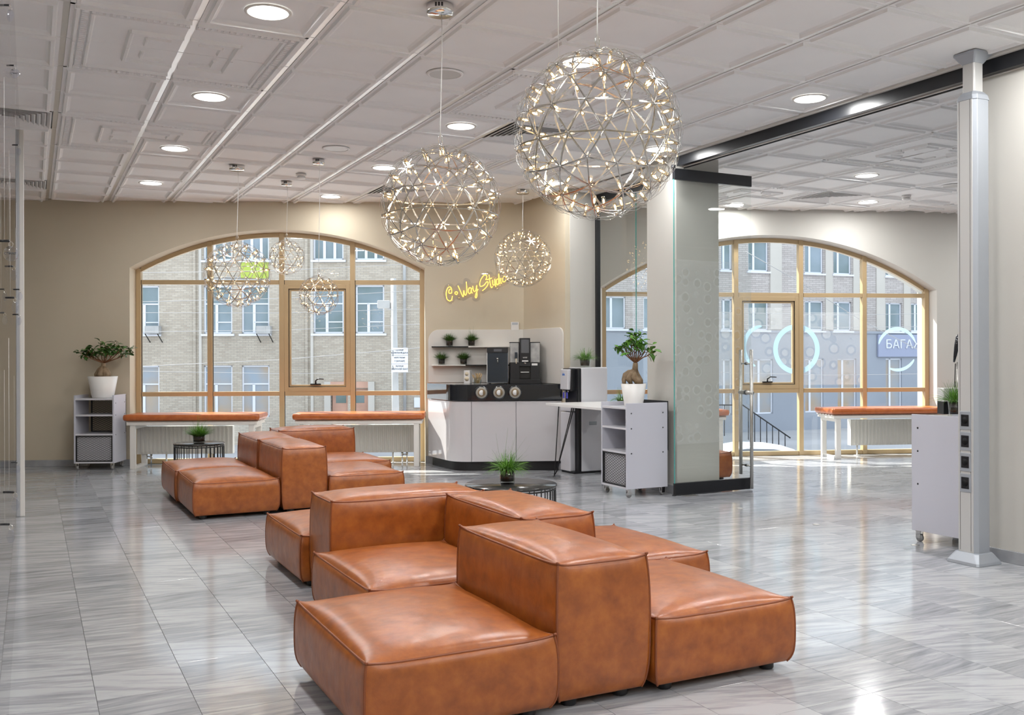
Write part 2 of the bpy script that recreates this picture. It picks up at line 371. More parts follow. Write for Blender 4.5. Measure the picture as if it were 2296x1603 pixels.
# baseboards
def base(name, mb): return struct(name, mb, M_base, .003)
M_base = mat('marble_skirting', (.42, .43, .45), .2, col2=(.26, .27, .29), scale=5)
mb = B(); mb.box(s1(-400), a1 - .0, -.015, 0, 0, .075); o = base('baseboard_back_left', mb); o.location = P1; o.rotation_euler = (0, 0, A1)
mb = B(); mb.box(b1, b1 + .12, -.015, 0, 0, .085); o = base('baseboard_back_middle', mb); o.location = P1; o.rotation_euler = (0, 0, A1)
base('baseboard_nook', B().box(5.20, 5.215, 9.0, 9.8, 0, .075)); base('baseboard_right', B().box(5.247, 5.262, -3.6, 3.98, 0, .075))
base('baseboard_column', B().box(5.215, 5.73, 7.015, 7.505, 0, .075))
mb = B(); mb.box(b3, 5.0, -.015, 0, 0, .075); o = base('baseboard_back_right', mb); o.location = P3; o.rotation_euler = (0, 0, A3)

# floor: grout bed, the 300 tiles that show largest, and the rest
outline = [(-3.7, -3.8), (12.6, -3.8), (12.6, v3(12.6) + .42), (5.6, v3(5.6) + .42), (-3.7, v1(-3.7) + .42)]
floor = struct('floor', B().prism(outline, -.30, -.0022), M_grout)
ceil = struct('ceiling', B().prism(outline, CE + .03, CE + .2), M_gap)
FU, FV, FU0, FV0 = .3214, .3087, .2115, 2.5475
def onscreen(u, v, z, m=60):
    X = u * cy_ - v * sy_; Y = u * sy_ + v * cy_
    if Y < .4: return None
    x = 1148 + X / Y * FOC; y = CY + (EYE - z) / Y * FOC
    return Y if (-m < x < 2296 + m and -m < y < 1603 + m) else None
def inside(u, v):
    if u < -3.4 or u > 12.3: return False
    return v < (v1(u) + .16 if u < 5.5 else v3(u) + .12)
cells = []
for i in range(-14, 40):
    for j in range(-20, 38):
        u, v = FU0 + (i + .5) * FU, FV0 + (j + .5) * FV
        if not inside(u, v): continue
        hid = (.95 < u < 2.68 and 2.95 < v < 3.7) or (1.3 < u < 2.2 and 3.8 < v < 5.85) or (1.15 < u < 2.75 and 7.7 < v < 9.6) or (5.24 < u < 5.7 and 7.05 < v < 7.45)
        Y = onscreen(u, v, 0)
        cells.append((Y if (Y and not hid) else 99 + abs(u) + abs(v), i, j))
cells.sort()
def tile_mb(mb, x0, x1, y0, y1):
    e = .0004; g = .0009
    mb.add([(x0+g,y0+g,-.002),(x1-g,y0+g,-.002),(x1-g,y1-g,-.002),(x0+g,y1-g,-.002),(x0+g,y0+g,-e),(x1-g,y0+g,-e),(x1-g,y1-g,-e),(x0+g,y1-g,-e),
            (x0+g+e,y0+g+e,0),(x1-g-e,y0+g+e,0),(x1-g-e,y1-g-e,0),(x0+g+e,y1-g-e,0)],
           [(0,1,5,4),(1,2,6,5),(2,3,7,6),(3,0,4,7),(4,5,9,8),(5,6,10,9),(6,7,11,10),(7,4,8,11),(8,9,10,11)], False)
first = None
for n, (Y, i, j) in enumerate(cells[:300]):
    loc = (FU0 + (i + .5) * FU, FV0 + (j + .5) * FV, 0)
    if first is None:
        mb = B(); tile_mb(mb, -FU / 2, FU / 2, -FV / 2, FV / 2); first = mb.build('floor_tile', M_marble, floor, loc=loc)
    else: dupe(first, floor, loc)
mb = B()
for Y, i, j in cells[300:]:
    tile_mb(mb, FU0 + i * FU, FU0 + (i + 1) * FU, FV0 + j * FV, FV0 + (j + 1) * FV)
tag(mb.build('floor_tile_field', M_marble, floor), kind='stuff')

# ceiling tiles
TU, TV, U0, V0 = .633, .608, .170, 5.354
def ring(mb, prof, w, h):
    vs = []; fs = []
    for d, z in prof: vs += [(-w/2+d, -h/2+d, z), (w/2-d, -h/2+d, z), (w/2-d, h/2-d, z), (-w/2+d, h/2-d, z)]
    for k in range(len(prof) - 1):
        for q in range(4): fs.append((4*k+q, 4*k+(q+1) % 4, 4*k+4+(q+1) % 4, 4*k+4+q))
    k = len(prof) - 1; fs.append((4*k, 4*k+1, 4*k+2, 4*k+3)); mb.add(vs, fs, False)
PROF = [(0, .012), (0, 0), (.022, 0), (.028, -.016), (.046, -.018), (.056, -.004), (.072, .004)]
def ridge(mb, a, b, w=.022, h=.014):
    a = Vector(a); b = Vector(b); d = (b - a).normalized(); n = Vector((-d.y, d.x, 0))
    v = [a - n*w*.8, a + n*w*.8, a + n*w*.35 - Vector((0,0,h)), a - n*w*.35 - Vector((0,0,h))]
    v += [p + (b - a) for p in v]
    mb.add(v, [(0,1,2,3),(4,7,6,5),(0,4,5,1),(1,5,6,2),(2,6,7,3),(3,7,4,0)], False)
def tile_plain(w, h): mb = B(); ring(mb, PROF, w, h); return mb
def tile_motif(w, h):       # ornament on the outer two sides, inner corner at (+w/2, +h/2)
    mb = B(); x0, y0, x1, y1 = -w/2, -h/2, w/2, h/2
    mb.add([(x0,y0,.004),(x1,y0,.004),(x1,y1,.004),(x0,y1,.004)], [(0,1,2,3)], False)
    mb.box(x0, x0+.022, y0, y1, 0, .006); mb.box(x0, x1, y0, y0+.022, 0, .006)
    ridge(mb, (x0+.037, y0+.02, .004), (x0+.037, y1, .004), .02, .020); ridge(mb, (x0+.02, y0+.037, .004), (x1, y0+.037, .004), .02, .020)
    ridge(mb, (x0+.112, y0+.10, .004), (x0+.112, y1, .004), .018, .016); ridge(mb, (x0+.10, y0+.112, .004), (x1, y0+.112, .004), .018, .016)
    n = 16
    for k in range(n):
        t = y0 + .062 + (y1 - y0 - .062) * (k + .25) / n; mb.box(x0+.058, x0+.090, t, t+.018, -.012, .004)
        t = x0 + .062 + (x1 - x0 - .062) * (k + .25) / n; mb.box(t, t+.018, y0+.058, y0+.090, -.012, .004)
    c = .28
    ridge(mb, (x1-c, y1-c, .004), (x1-c, y1-.002, .004), .022, .018); ridge(mb, (x1-c, y1-c, .004), (x1-.002, y1-c, .004), .022, .018)
    c = .19
    ridge(mb, (x1-c, y1-c, .004), (x1-c, y1-.06, .004), .016, .014); ridge(mb, (x1-c, y1-c, .004), (x1-.06, y1-c, .004), .016, .014)
    return mb
protos = {}
def put_tile(kind, w, h, u, v, rot=0):
    key = (kind, round(w, 3), round(h, 3))
    if key not in protos:
        mbf = tile_plain(w, h) if kind == 'p' else tile_motif(w, h); protos[key] = o = mbf.build('ceiling_tile', M_ceil, ceil)
    else: o = dupe(protos[key], ceil)
    o.location = (u, v, CE); o.rotation_euler = (0, 0, rot)
vents = [(-1, 4), (-1, 9), (5, 2), (5, 7)]
def motif_rot(i, j, ci, cj):
    if i in (ci - 1, ci) and j in (cj - 1, cj):
        return {(1, 1): 0, (0, 1): PI/2, (0, 0): PI, (1, 0): -PI/2}[(int(i == ci - 1), int(j == cj - 1))]
    return None
mot1 = [(1, 1), (1, 5), (5, 1), (5, 5)]
nt = 0
for i in range(-6, 8):
    for j in range(-8, 16):
        w = TU - .033; x0 = U0 + i * TU + .0165
        if i == 7: w = .545
        u, v = x0 + w / 2, V0 + (j + .5) * TV
        if v > v1(u) + .25 or (i, j) in vents: continue
        if not onscreen(u, v, CE, 420): continue
        r = None
        for c in mot1:
            r = r if r is not None else motif_rot(i, j, *c)
        nt += 1
        if (i, j) in ((1, 5), (4, 5)): r = None
        if r is None: put_tile('p', w, TV - .006, u, v)
        else: put_tile('m', w if r in (0, PI) else w, TV - .006 if r in (0, PI) else TV - .006, u, v, r)
U2, TU2 = 5.88, .655
mot2 = [(2, 1), (2, 5), (6, 1), (6, 5)]
for k in range(-1, 10):
    for j in range(-8, 9):
        w = TU2 - .03; x0 = U2 + k * TU2 + .015
        if k == -1: w = .50; x0 = 5.35
        u, v = x0 + w / 2, V0 + (j + .5) * TV
        if v > v3(u) + .25 or (k, j) == (3, 4): continue
        if not onscreen(u, v, CE, 350): continue
        r = None
        for c in mot2:
            r = r if r is not None else motif_rot(k, j, *c)
        nt += 1
        if (k, j) == (2, 5): r = None
        if r is None: put_tile('p', w, TV - .006, u, v)
        else: put_tile('m', w, TV - .006, u, v, r)
print('ceiling tiles', nt)
for i in range(-6, 8):
    u = U0 + i * TU; bx('ceiling_runner', M_runner, ceil, u - .0160, u + .0160, 1.0, min(14, v1(u) + .1), CE + .004, CE + .012)
for k in range(0, 10):
    u = U2 + k * TU2; bx('ceiling_runner', M_ceil, ceil, u - .0135, u + .0135, 1.0, v3(u) + .1, CE - .001, CE + .008)
for j in range(-7, 15):
    v = V0 + j * TV
    u1_ = min(5.165, P1.x + (v - P1.y) * w1.x / w1.y + .3) if v > 9.9 else 5.165
    bx('ceiling_cross_rail', M_ceil, ceil, -3.4, u1_, v - .0028, v + .0028, CE + .003, CE + .010)
    if v < 9.9: bx('ceiling_cross_rail', M_ceil, ceil, 5.3, min(12.3, P3.x + (v - P3.y) * w3.x / w3.y + .3) if v > 7.7 else 12.3, v - .0028, v + .0028, CE + .003, CE + .010)
struct('trim_3', B().box(5.172, 5.34, -3.6, 7.03, CE - .022, CE + .035), M_white, .004)       # plaster strip above the track
struct('trim_4', B().box(5.56, 5.70, 7.49, 9.02, CE - .028, CE + .035), M_white, .004)
# parts of the ceiling past the tile field (behind the viewer): plain panels
bx('ceiling_panel', M_ceil, ceil, -3.5, 5.03, -3.6, 1.0, CE, CE + .02); bx('ceiling_panel', M_ceil, ceil, 5.33, 12.4, -3.6, 1.0, CE, CE + .02)
B().prism([(-3.6, 1.0), (12.5, 1.0), (12.5, v3(12.5) + .2), (5.6, v3(5.6) + .2), (-3.6, v1(-3.6) + .2)], CE + .024, CE + .0295).build('ceiling_panel', M_ceil, ceil)

# ------------------------------------------------------------------ windows
def window(name, P, A, off, ms, a, b, zs, zt, zrow, sash_bay, n, w):
    root = B(); G = arc(a, b, zs, zt)
    o = bpy.data.objects.new(name, None); COL.objects.link(o); o.location = P + n * off; o.rotation_euler = (0, 0, A); tag(o, kind='structure')
    hw = .029
    K = len(ms)
    for k, x in enumerate(ms):
        xx = x; zt_ = G(min(max(x, a + .01), b - .01)) + .003
        bx('mullion', M_frame, o, xx - hw, xx + hw, -.012, .06, 0.0, zt_, .003)
    for k in range(K - 1):
        x0, x1 = ms[k] + hw, ms[k + 1] - hw; xs = [x0 + (x1 - x0) * q / 8 for q in range(9)]
        mb = B(); th = .052
        vs = []
        for x in xs: g = G(min(max(x, a), b)); vs += [(x, .0, g), (x, .0, g - th), (x, .055, g - th), (x, .055, g)]
        fs = []
        for q in range(8):
            for r in range(4): fs.append((4*q + r, 4*q + (r+1) % 4, 4*q + 4 + (r+1) % 4, 4*q + 4 + r))
        fs += [(0, 1, 2, 3), (32, 33, 34, 35)]; mb.add(vs, fs, False); mb.build('arch_rail', M_frame, o, .002)
        for r, z in enumerate(zrow):
            mb = B(); mb.box(x0 + .006, x1, -.004, .055, z - .026, z + .026); mb.k = 1; mb.box(x0, x0 + .006, -.002, .05, z - .025, z + .025); mb.build('transom', [M_frame, M_seal], o, .002)
        bx('bottom_rail', M_frame, o, x0, x1, .0, .055, 0, .055, .003)
        zz = [.055, zrow[1] - .026, zrow[1] + .026, zrow[0] - .026, zrow[0] + .026]
        for r in range(3):
            zb = zz[2 * r]
            if r < 2:
                zt_ = zz[2 * r + 1]
                if k == sash_bay and r == 1:
                    q = .052; s = B()
                    def fr(m_, i0, i1, y0, y1):
                        m_.box(x0+i0, x0+i1, y0, y1, zb+i0, zt_-i0); m_.box(x1-i1, x1-i0, y0, y1, zb+i0, zt_-i0)
                        m_.box(x0+i1, x1-i1, y0, y1, zb+i0, zb+i1); m_.box(x0+i1, x1-i1, y0, y1, zt_-i1, zt_-i0)
                    fr(s, 0, .05, -.006, .05); s.k = 1; fr(s, .05, .056, .004, .05); s.k = 0; fr(s, .056, .078, .012, .05)
                    sh = s.build('sash', [M_frame, M_seal], o, .002)
                    mb = B(); xc = (x0 + x1) / 2 - .02; mb.box(xc - .062, xc + .062, -.02, .012, zb + .078, zb + .092)
                    mb.tube([(xc, -.005, zb + .09), (xc, -.01, zb + .125), (xc + .03, -.03, zb + .15), (xc + .10, -.05, zb + .145)], [.011, .010, .008, .006]); mb.build('handle', M_black, sh)
                    B().box(x0 + .078, x1 - .078, .030, .036, zb + .078, zt_ - .078).build('pane', M_glass, o)
                    continue
                mb = B(); mb.box(x0, x1, .026, .032, zb, zt_); mb.k = 1
                mb.box(x0, x0 + .006, .010, .026, zb, zt_); mb.build('pane', [M_glass, M_seal], o)
            else:
                mb = B(); vs = [(x0, .026, zb), (x1, .026, zb)] + [(x, .026, max(zb + .002, G(min(max(x, a), b)) - th)) for x in xs[::-1]]
                m_ = len(vs); vs += [(x, .032, z) for x, y, z in vs]
                mb.add(vs, [tuple(range(m_))[::-1], tuple(range(m_, 2*m_))] + [(q, (q+1) % m_, m_ + (q+1) % m_, m_ + q) for q in range(m_)], False)
                mb.build('pane', M_glass, o)
    return o
ms1 = [s1(p, D1) for p in (311, 471, 632, 791, 947)]
win1 = window('window_1', P1, A1, D1, ms1, fa1, fb1, fzs1, fzt1, (z1(632, 633, D1), z1(632, 882.5, D1)), 2, n1, w1)
ms3 = [s3(p, D3) for p in (1353.5, 1500, 1650.5, 1796, 1938.3, 2077.5)]
win3 = window('window_2', P3, A3, D3, ms3, fa3, fb3, fzs3, fzt3, (z3(1800, 661.5, D3), z3(1800, 875.5, D3)), 2, n3, w3)

# ------------------------------------------------------------------ partition tracks, glass door, pole
TRACKZ = 2.962
tr = thing('ceiling_track', 'long black ceiling track running from the glass door to the right wall', 'track', (5.20, 2.0, TRACKZ))
bx('beam', M_black, tr, 0, .05, -5.5, 4.98, 0, .086, .002)
B().box(.056, .075, -5.5, 4.98, -.004, .06).build('guide_strip', M_white, tr); B().box(.076, .085, -5.5, 4.98, -.014, .02).build('guide_seal', M_black, tr)
gp = thing('glass_partition', 'clear glass partition with a black edge post between coffee nook and column', 'partition', (5.64, 7.5, 0))
bx('post', M_black, gp, -.045, .0, 1.47, 1.52, 0, CE - .03, .002); bx('track', M_black, gp, -.05, .02, 0, 1.52, CE - .115, CE - .03, .002)
_v = 1.47; _m = (hit(1427, 800, (5.62, 0), (1, 0)).y - 7.5)
bx('glass_panel', [M_glassp], gp, -.026, -.016, _m + .003, 1.47, .01, CE - .11)
bx('glass_panel', [M_glassp], gp, -.026, -.016, .0, _m - .003, .01, CE - .11)
bx('edge_strip', M_gedge, gp, -.027, -.015, _m - .001, _m + .001, .01, CE - .11)
dr = thing('glass_door', 'tall open glass door leaf with black rails and a long steel pull handle', 'door', (5.145, 6.955, 0))
dl = .885
lf = bx('glass_leaf', M_glassp, dr, 0.004, dl, -.005, .005, .10, 2.84); bx('glass_edge', M_gedge, dr, .0, .004, -.006, .006, .10, 2.84)
bx('top_rail', M_black, dr, .0, dl, -.018, .018, 2.835, 2.935, .002); bx('bottom_rail', M_black, dr, 0, dl, -.018, .018, .008, .112, .002)
mb = B(); mb.tube([(.0, 0, 2.93), (.0, 0, 2.965)], .02); mb.tube([(.0, 0, 0), (.0, 0, .01)], .02); mb.build('pivot', M_black, dr)
for sgn in (-1, 1):
    h = B(); X = dl - .06; h.tube([(X, sgn * .075, .02 if sgn < 0 else .14), (X, sgn * .075, 1.31)], .016, 12); hb = h.build('pull_bar', M_steel, dr)
mb = B()
for z, r in ((1.18, .008), (.91, .020), (.23, .008)): mb.tube([(X, -.09, z), (X, .09, z)], r, 12)
mb.build('lock_and_spacers', M_steel, dr)
mb = B()
for z in (1.18, .91, .23): mb.tube([(X, -.012, z), (X, .012, z)], .023 if z == .91 else .012, 12)
mb.build('rubber_washer', M_black, dr)
# frosted dotted film on the door glass: a printed pattern with clear holes
def dotfilm(name, sc, a0, a1, seed):
    m, N, L, b = newmat(name); N.remove(b); out = N['Material Output']; tc = N.new('ShaderNodeTexCoord')
    sp = N.new('ShaderNodeSeparateXYZ'); cb = N.new('ShaderNodeCombineXYZ'); L.new(tc.outputs['Object'], sp.inputs[0]); L.new(sp.outputs['X'], cb.inputs['X']); L.new(sp.outputs['Z'], cb.inputs['Y']); cb.inputs['Z'].default_value = seed
    vo = N.new('ShaderNodeTexVoronoi'); vo.inputs['Scale'].default_value = sc; vo.inputs['Randomness'].default_value = .55; L.new(cb.outputs[0], vo.inputs['Vector'])
    cr = N.new('ShaderNodeValToRGB'); cr.color_ramp.interpolation = 'CONSTANT'; e = cr.color_ramp.elements; e[0].color = (a1, a1, a1, 1); e[0].position = 0; e[1].position = .30; e[1].color = (a0, a0, a0, 1)
    x = e.new(.42); x.color = ((a0 + a1) / 2,) * 3 + (1,)
    L.new(vo.outputs['Distance'], cr.inputs[0])
    t = N.new('ShaderNodeBsdfTransparent'); d = N.new('ShaderNodeBsdfDiffuse'); d.inputs[0].default_value = (.80, .84, .86, 1)
    mx = N.new('ShaderNodeMixShader'); L.new(cr.outputs[0], mx.inputs[0]); L.new(t.outputs[0], mx.inputs[1]); L.new(d.outputs[0], mx.inputs[2]); L.new(mx.outputs[0], out.inputs[0])
    return m
M_film = dotfilm('frosted_dot_film', 8.5, .11, .02, 3.0)
bx('dotted_film', M_film, dr, .006, dl, -.0068, -.0058, .46, 2.12)
bx('door_floor_plate', M_steel, None, 5.20, 5.34, 6.86, 6.93, 0, .004); tag(bpy.context.scene.objects['door_floor_plate'], 'small steel floor plate under the glass door pivot', 'floor plate')

pl = thing('service_pole', 'grey aluminium service pole with four black sockets from floor to ceiling', 'pole', (*un(2184, 1261, 0), 0))
def octo(h, c): return [(-h+c,-h),(h-c,-h),(h,-h+c),(h,h-c),(h-c,h),(-h+c,h),(-h,h-c),(-h,-h+c)]
PH = .070
def loft(mb, secs):      # stacked octagon sections (half size, chamfer, z)
    vs = []; fs = []
    for h, c, z in secs: vs += [(x, y, z) for x, y in octo(h, c)]
    for k in range(len(secs) - 1):
        for q in range(8): fs.append((8*k+q, 8*k+(q+1) % 8, 8*k+8+(q+1) % 8, 8*k+8+q))
    fs += [tuple(range(8))[::-1], tuple(range(8*len(secs)-8, 8*len(secs)))]; mb.add(vs, fs, False); return mb
bx('flat_profile', M_alul, pl, -PH - .003, -PH + .004, -PH + .020, PH - .020, .07, 2.78, .001)
loft(B(), [(PH, .022, .03), (PH, .022, 2.80)]).build('body', M_alup, pl, .004)
loft(B(), [(.112, .012, 0), (.108, .012, .018), (.082, .02, .065), (PH + .003, .022, .07)]).build('foot_cover', M_alup, pl, .003)
loft(B(), [(PH + .004, .022, 2.78), (.068, .022, 2.81), (.045, .01, 2.835)]).build('collar', M_alup, pl, .003)
loft(B(), [(.042, .008, 2.80), (.042, .008, CE - .05)]).build('telescopic_neck', M_alul, pl, .002)
loft(B(), [(.045, .008, CE - .065), (.080, .01, CE - .012), (.080, .01, CE)]).build('ceiling_cap', M_alup, pl, .002)
for yy in (-.036, .036):
    B().box(-PH - .0036, -PH - .001, yy - .0010, yy + .0010, .08, 2.78).build('groove', M_seal, pl)
for z in (.86, .735, .61, .485):
    so_ = B(); so_.box(-PH - .008, -PH, -.037, .037, z - .055, z + .055).build('socket', M_alup, pl, .002)
for o in [x for x in pl.children if x.name.startswith('socket')]:
    z = sum(v.co.z for v in o.data.vertices) / len(o.data.vertices)
    mb = B(); mb.box(-PH - .010, -PH - .006, -.026, .026, z - .035, z + .035); mb.build('insert', M_black, o, .001)
    mb = B(); mb.tube([(-PH - .0115, 0, z), (-PH - .009, 0, z)], .021, 16); mb.build('plug_hole', M_blackr, o)

# ------------------------------------------------------------------ leather sofa modules
def cushion_mesh(w, d, z0, z1, top=.030, side=.014, sag=.010, N=18, e=.5, bot=.012):
    mb = B(); mb.smooth = True; hw, hd = w / 2, d / 2; zc, hz = (z0 + z1) / 2, (z1 - z0) / 2
    def P(x, y, z, nx, ny, nz):
        g = lambda t: max(0.0, 1 - t * t) ** e
        gz = g(z)
        if nz: bulge = (top if nz > 0 else .004) * g(x) * g(y)
        elif nx: bulge = side * g(y) * gz
        else: bulge = side * g(x) * gz
        f = lambda t: 1 - abs(t) ** 7
        dz = 0.0
        if nx: dz = -sag * f(y) * ((z + 1) / 2) ** 3
        if ny: dz = -sag * f(x) * ((z + 1) / 2) ** 3
        if nz > 0: dz = -sag * max(f(x) * abs(y) ** 9, f(y) * abs(x) ** 9)
        lo = bot * max(0, -z) ** 6; bow = side * .75 * (1 - abs(z) ** 3)     # upright edges swell in the middle, tuck in below
        ex = (bow * abs(y) ** 3 - lo - side * .5 * f(y) * (z > 0) * abs(z) ** 9); ey = (bow * abs(x) ** 3 - lo - side * .5 * f(x) * (z > 0) * abs(z) ** 9)
        return (x * hw + x * ex + nx * bulge, y * hd + y * ey + ny * bulge, zc + z * hz + nz * bulge + dz)
    T = [-math.cos(PI * k / N) for k in range(N + 1)]
    for ax, sg in ((2, 1), (2, -1), (0, 1), (0, -1), (1, 1), (1, -1)):
        vs = []; fs = []
        for a in T:
            for b_ in T:
                c = [0, 0, 0]; c[ax] = sg; c[(ax + 1) % 3] = a; c[(ax + 2) % 3] = b_
                n_ = [0, 0, 0]; n_[ax] = sg; vs.append(P(*c, *n_))
        for i in range(N):
            for j in range(N):
                q = (i*(N+1)+j, (i+1)*(N+1)+j, (i+1)*(N+1)+j+1, i*(N+1)+j+1); fs.append(q if sg > 0 else q[::-1])
        mb.add(vs, fs, True)
    return mb, P
def module(name, label, u0, u1, v0, v1_, h, group=None, legs=True):
    t = thing(name, label, 'sofa', ((u0 + u1) / 2, (v0 + v1_) / 2, 0), 0, group); w, d = u1 - u0, v1_ - v0
    tall = h > .4
    w_, d_ = w - .018, d - .018; mb, P = cushion_mesh(w_, d_, .032, h, .030 if tall else .042, .014, .012, e=.42)
    mb.build('leather_body', M_leather, t)
    T = [-math.cos(PI * k / 18) for k in range(19)]; r = .0048
    loops = []
    for y in (-1, 1): loops.append([P(x, y, 1, 0, y, 0) for x in T]); 
    for x in (-1, 1): loops.append([P(x, y, 1, x, 0, 0) for y in T])
    for x in (-1, 1):
        for y in (-1, 1):
            loops.append([P(x, y, z, 0, y, 0) for z in T])
    mb = B()
    for l in loops:
        l = [Vector(p) for p in l]; mb.tube(l, r, 6)
    for x in (-1, 1):
        for y in (-1, 1):
            p = Vector(P(x, y, 1, 0, y, 0)); mb.tube([p, p + Vector((x * .006, y * .006, .006))], [.007, .004], 6)
    mb.build('piping', M_pipe, t)
    for x in (-1, 1):
        for y in (-1, 1):
            mb = B(); mb.lathe([(.026, 0), (.030, .006), (.030, .045)], (x * (w / 2 - .085), y * (d / 2 - .07), 0), 16); mb.build('foot', M_black, t)
    return t
GF, GM, GB = 'modules of the front seating island', 'modules of the middle seating island', 'modules of the rear seating island'
LS, TS = .285, .522
module('low_seat_module', 'low tan leather seat module nearest the camera, left of the front tall block', .93, 1.625, 2.87, 3.745, LS)
module('tall_back_module', 'tall tan leather block nearest the camera, between the two front low seats', 1.64, 2.03, 2.90, 3.765, TS)
module('low_seat_module', 'low tan leather seat module at front right, right of the front tall block', 2.045, 2.715, 2.88, 3.735, LS)
module('low_seat_module', 'low tan leather seat enclosed by two tall blocks, directly behind the nearest seat', 1.24, 1.945, 3.775, 4.64, LS)
module('tall_back_module', 'tall tan leather block right of the enclosed middle seat, behind the front tall block', 1.96, 2.35, 3.795, 4.665, TS)
module('low_seat_module', 'low tan leather seat right of the middle tall block, behind the front right seat', 2.365, 2.985, 3.755, 4.61, LS)
module('tall_back_module', 'tall tan leather block set crosswise behind the enclosed middle seat', 1.345, 2.205, 4.69, 5.07, TS)
module('low_seat_module', 'low tan leather seat peeking out left, behind the crosswise middle tall block', 1.295, 1.97, 5.10, 5.93, LS)
BV = 7.60
module('low_seat_module', 'low tan leather seat at front left of the rear island, beside the rear tall blocks', 1.105, 1.765, BV, BV + .86, LS + .003)
module('low_seat_module', 'low tan leather seat at back left of the rear island, before the small black table', 1.085, 1.755, BV + .875, BV + 1.745, LS + .003)
module('tall_back_module', 'front one of two joined tall leather blocks of the rear island', 1.785, 2.150, BV, BV + .865, TS + .003)
module('tall_back_module', 'back one of two joined tall leather blocks of the rear island', 1.775, 2.145, BV + .875, BV + 1.745, TS + .003)
module('low_seat_module', 'low tan leather seat at front right of the rear island', 2.165, 2.805, BV - .03, BV + .83, LS)
module('low_seat_module', 'low tan leather seat at back right of the rear island, before the crosswise block', 2.20, 3.01, BV + .87, BV + 1.70, LS)
module('tall_back_module', 'tall tan leather block set crosswise at the window end of the rear island', 2.16, 2.935, BV + 1.75, BV + 2.14, TS + .01)
p = un(1641, 1070, .03)
module('low_seat_module', 'low brown leather seat behind the square column, seen through the glass door', p[0] - .62, p[0], p[1], p[1] + .8, LS)

# ------------------------------------------------------------------ round tables
def round_table(label, c, r, h, nb=38):
    t = thing('side_table', label, 'table', (*c, 0))
    mb = B(); mb.lathe([(r * .985, h - .018), (r, h - .014), (r, h - .004), (r * .99, h)], n=56); mb.build('table_top', M_ttop, t)
    mb = B()
    for z, rr in ((h - .030, r * .965), (.008, r * .965)):
        mb.tube([(rr * math.cos(2*PI*k/56), rr * math.sin(2*PI*k/56), z) for k in range(56)], .006, 6, closed=True)
    mb.build('ring', M_blackm, t)
    pr = None
    k = 0
    for q in range(nb):
        a = 2 * PI * (q + (.22 if q % 2 else 0)) / nb
        x, y = r * .965 * math.cos(a), r * .965 * math.sin(a)
        if pr is None: m_ = B(); m_.tube([(0, 0, .008), (0, 0, h - .03)], .0042, 6); pr = m_.build('bar', M_blackm, t, loc=(x, y, 0))
        else: dupe(pr, t, (x, y, 0))
    return t
M_ttop = mat('black_stone_top', (.035, .034, .032), .16, col2=(.015, .015, .015), scale=60)
c1 = (3.11, 6.17); round_table('large low round black table with vertical wire sides beside the middle sofa island', c1, .335, .33)
c2 = (1.50, 9.90); round_table('small round black table with vertical wire sides before the left bench', c2, .247, .40, 34)

# ------------------------------------------------------------------ plants
def glass_pot(parent, r, h, soil=.8, tint=None):
    mb = B(); mb.lathe([(r * .80, 0), (r * .84, .004), (r, h), (r * .93, h), (r * .80, h * .13), (0.001, h * .12)], n=24, caps=False); mb.add([(r*.8*math.cos(2*PI*k/24), r*.8*math.sin(2*PI*k/24), 0) for k in range(24)], [tuple(range(24))], False)
    mb.build('glass_pot', M_potg, parent)
    mb = B(); mb.lathe([(r * .76, h * .16), (r * .80, h * .5), (r * .80, h * soil)], n=20); mb.build('soil', M_soil, parent)
def tuft(mb, r0, n, L, spread, droop, wid, z0, rnd, up=1.0):
    for _ in range(n):
        a = rnd.uniform(0, 2 * PI); e = rnd.random() ** .6; l = L * rnd.uniform(.55, 1.1); rr = r0 * rnd.random() ** .5
        p = Vector((rr * math.cos(a), rr * math.sin(a), z0)); a2 = a + rnd.uniform(-.6, .6)
        d = Vector((math.cos(a2) * spread * e, math.sin(a2) * spread * e, up * (1.1 - .6 * e))).normalized()
        side = Vector((-d.y, d.x, 0)); side = side.normalized() if side.length > .01 else Vector((1, 0, 0))
        side = (side + Vector((0, 0, rnd.uniform(-.5, .5)))).normalized(); K = 4; vs = []
        for k in range(K + 1):
            w = wid * (1 - .75 * k / K); vs += [p - side * w, p + side * w]
            if k < K: p = p + d * l / K; d = (d + Vector((rnd.uniform(-.18, .18), rnd.uniform(-.18, .18), -droop * e))).normalized()
        mb.add(vs, [(2*k, 2*k+1, 2*k+3, 2*k+2) for k in range(K)], False)
def grass_plant(label, loc, r, h, n, L, spread, droop, m, wid=.0022, cat='plant', group=None, seed=1, upright=0):
    t = thing('potted_plant', label, cat, loc, 0, group); rnd = random.Random(seed)
    glass_pot(t, r, h)
    mb = B(); tuft(mb, r * .8, n, L, spread, droop, wid, h * .8, rnd)
    if upright: tuft(mb, r * .5, upright, L * 1.9, .5, .06, wid * .6, h * .8, rnd)
    tag(mb.build('foliage', m, t), kind='stuff'); return t
grass_plant('grassy green plant in a glass pot on the large low round table', (c1[0] - .02, c1[1] + .02, .33), .062, .115, 420, .16, 1.2, .42, M_grass, .0022, seed=3, upright=12)
grass_plant('bushy green plant in a short glass pot on the small black table', (c2[0], c2[1], .40), .068, .085, 620, .13, 1.1, .16, M_grass, .0020, seed=4, upright=16)

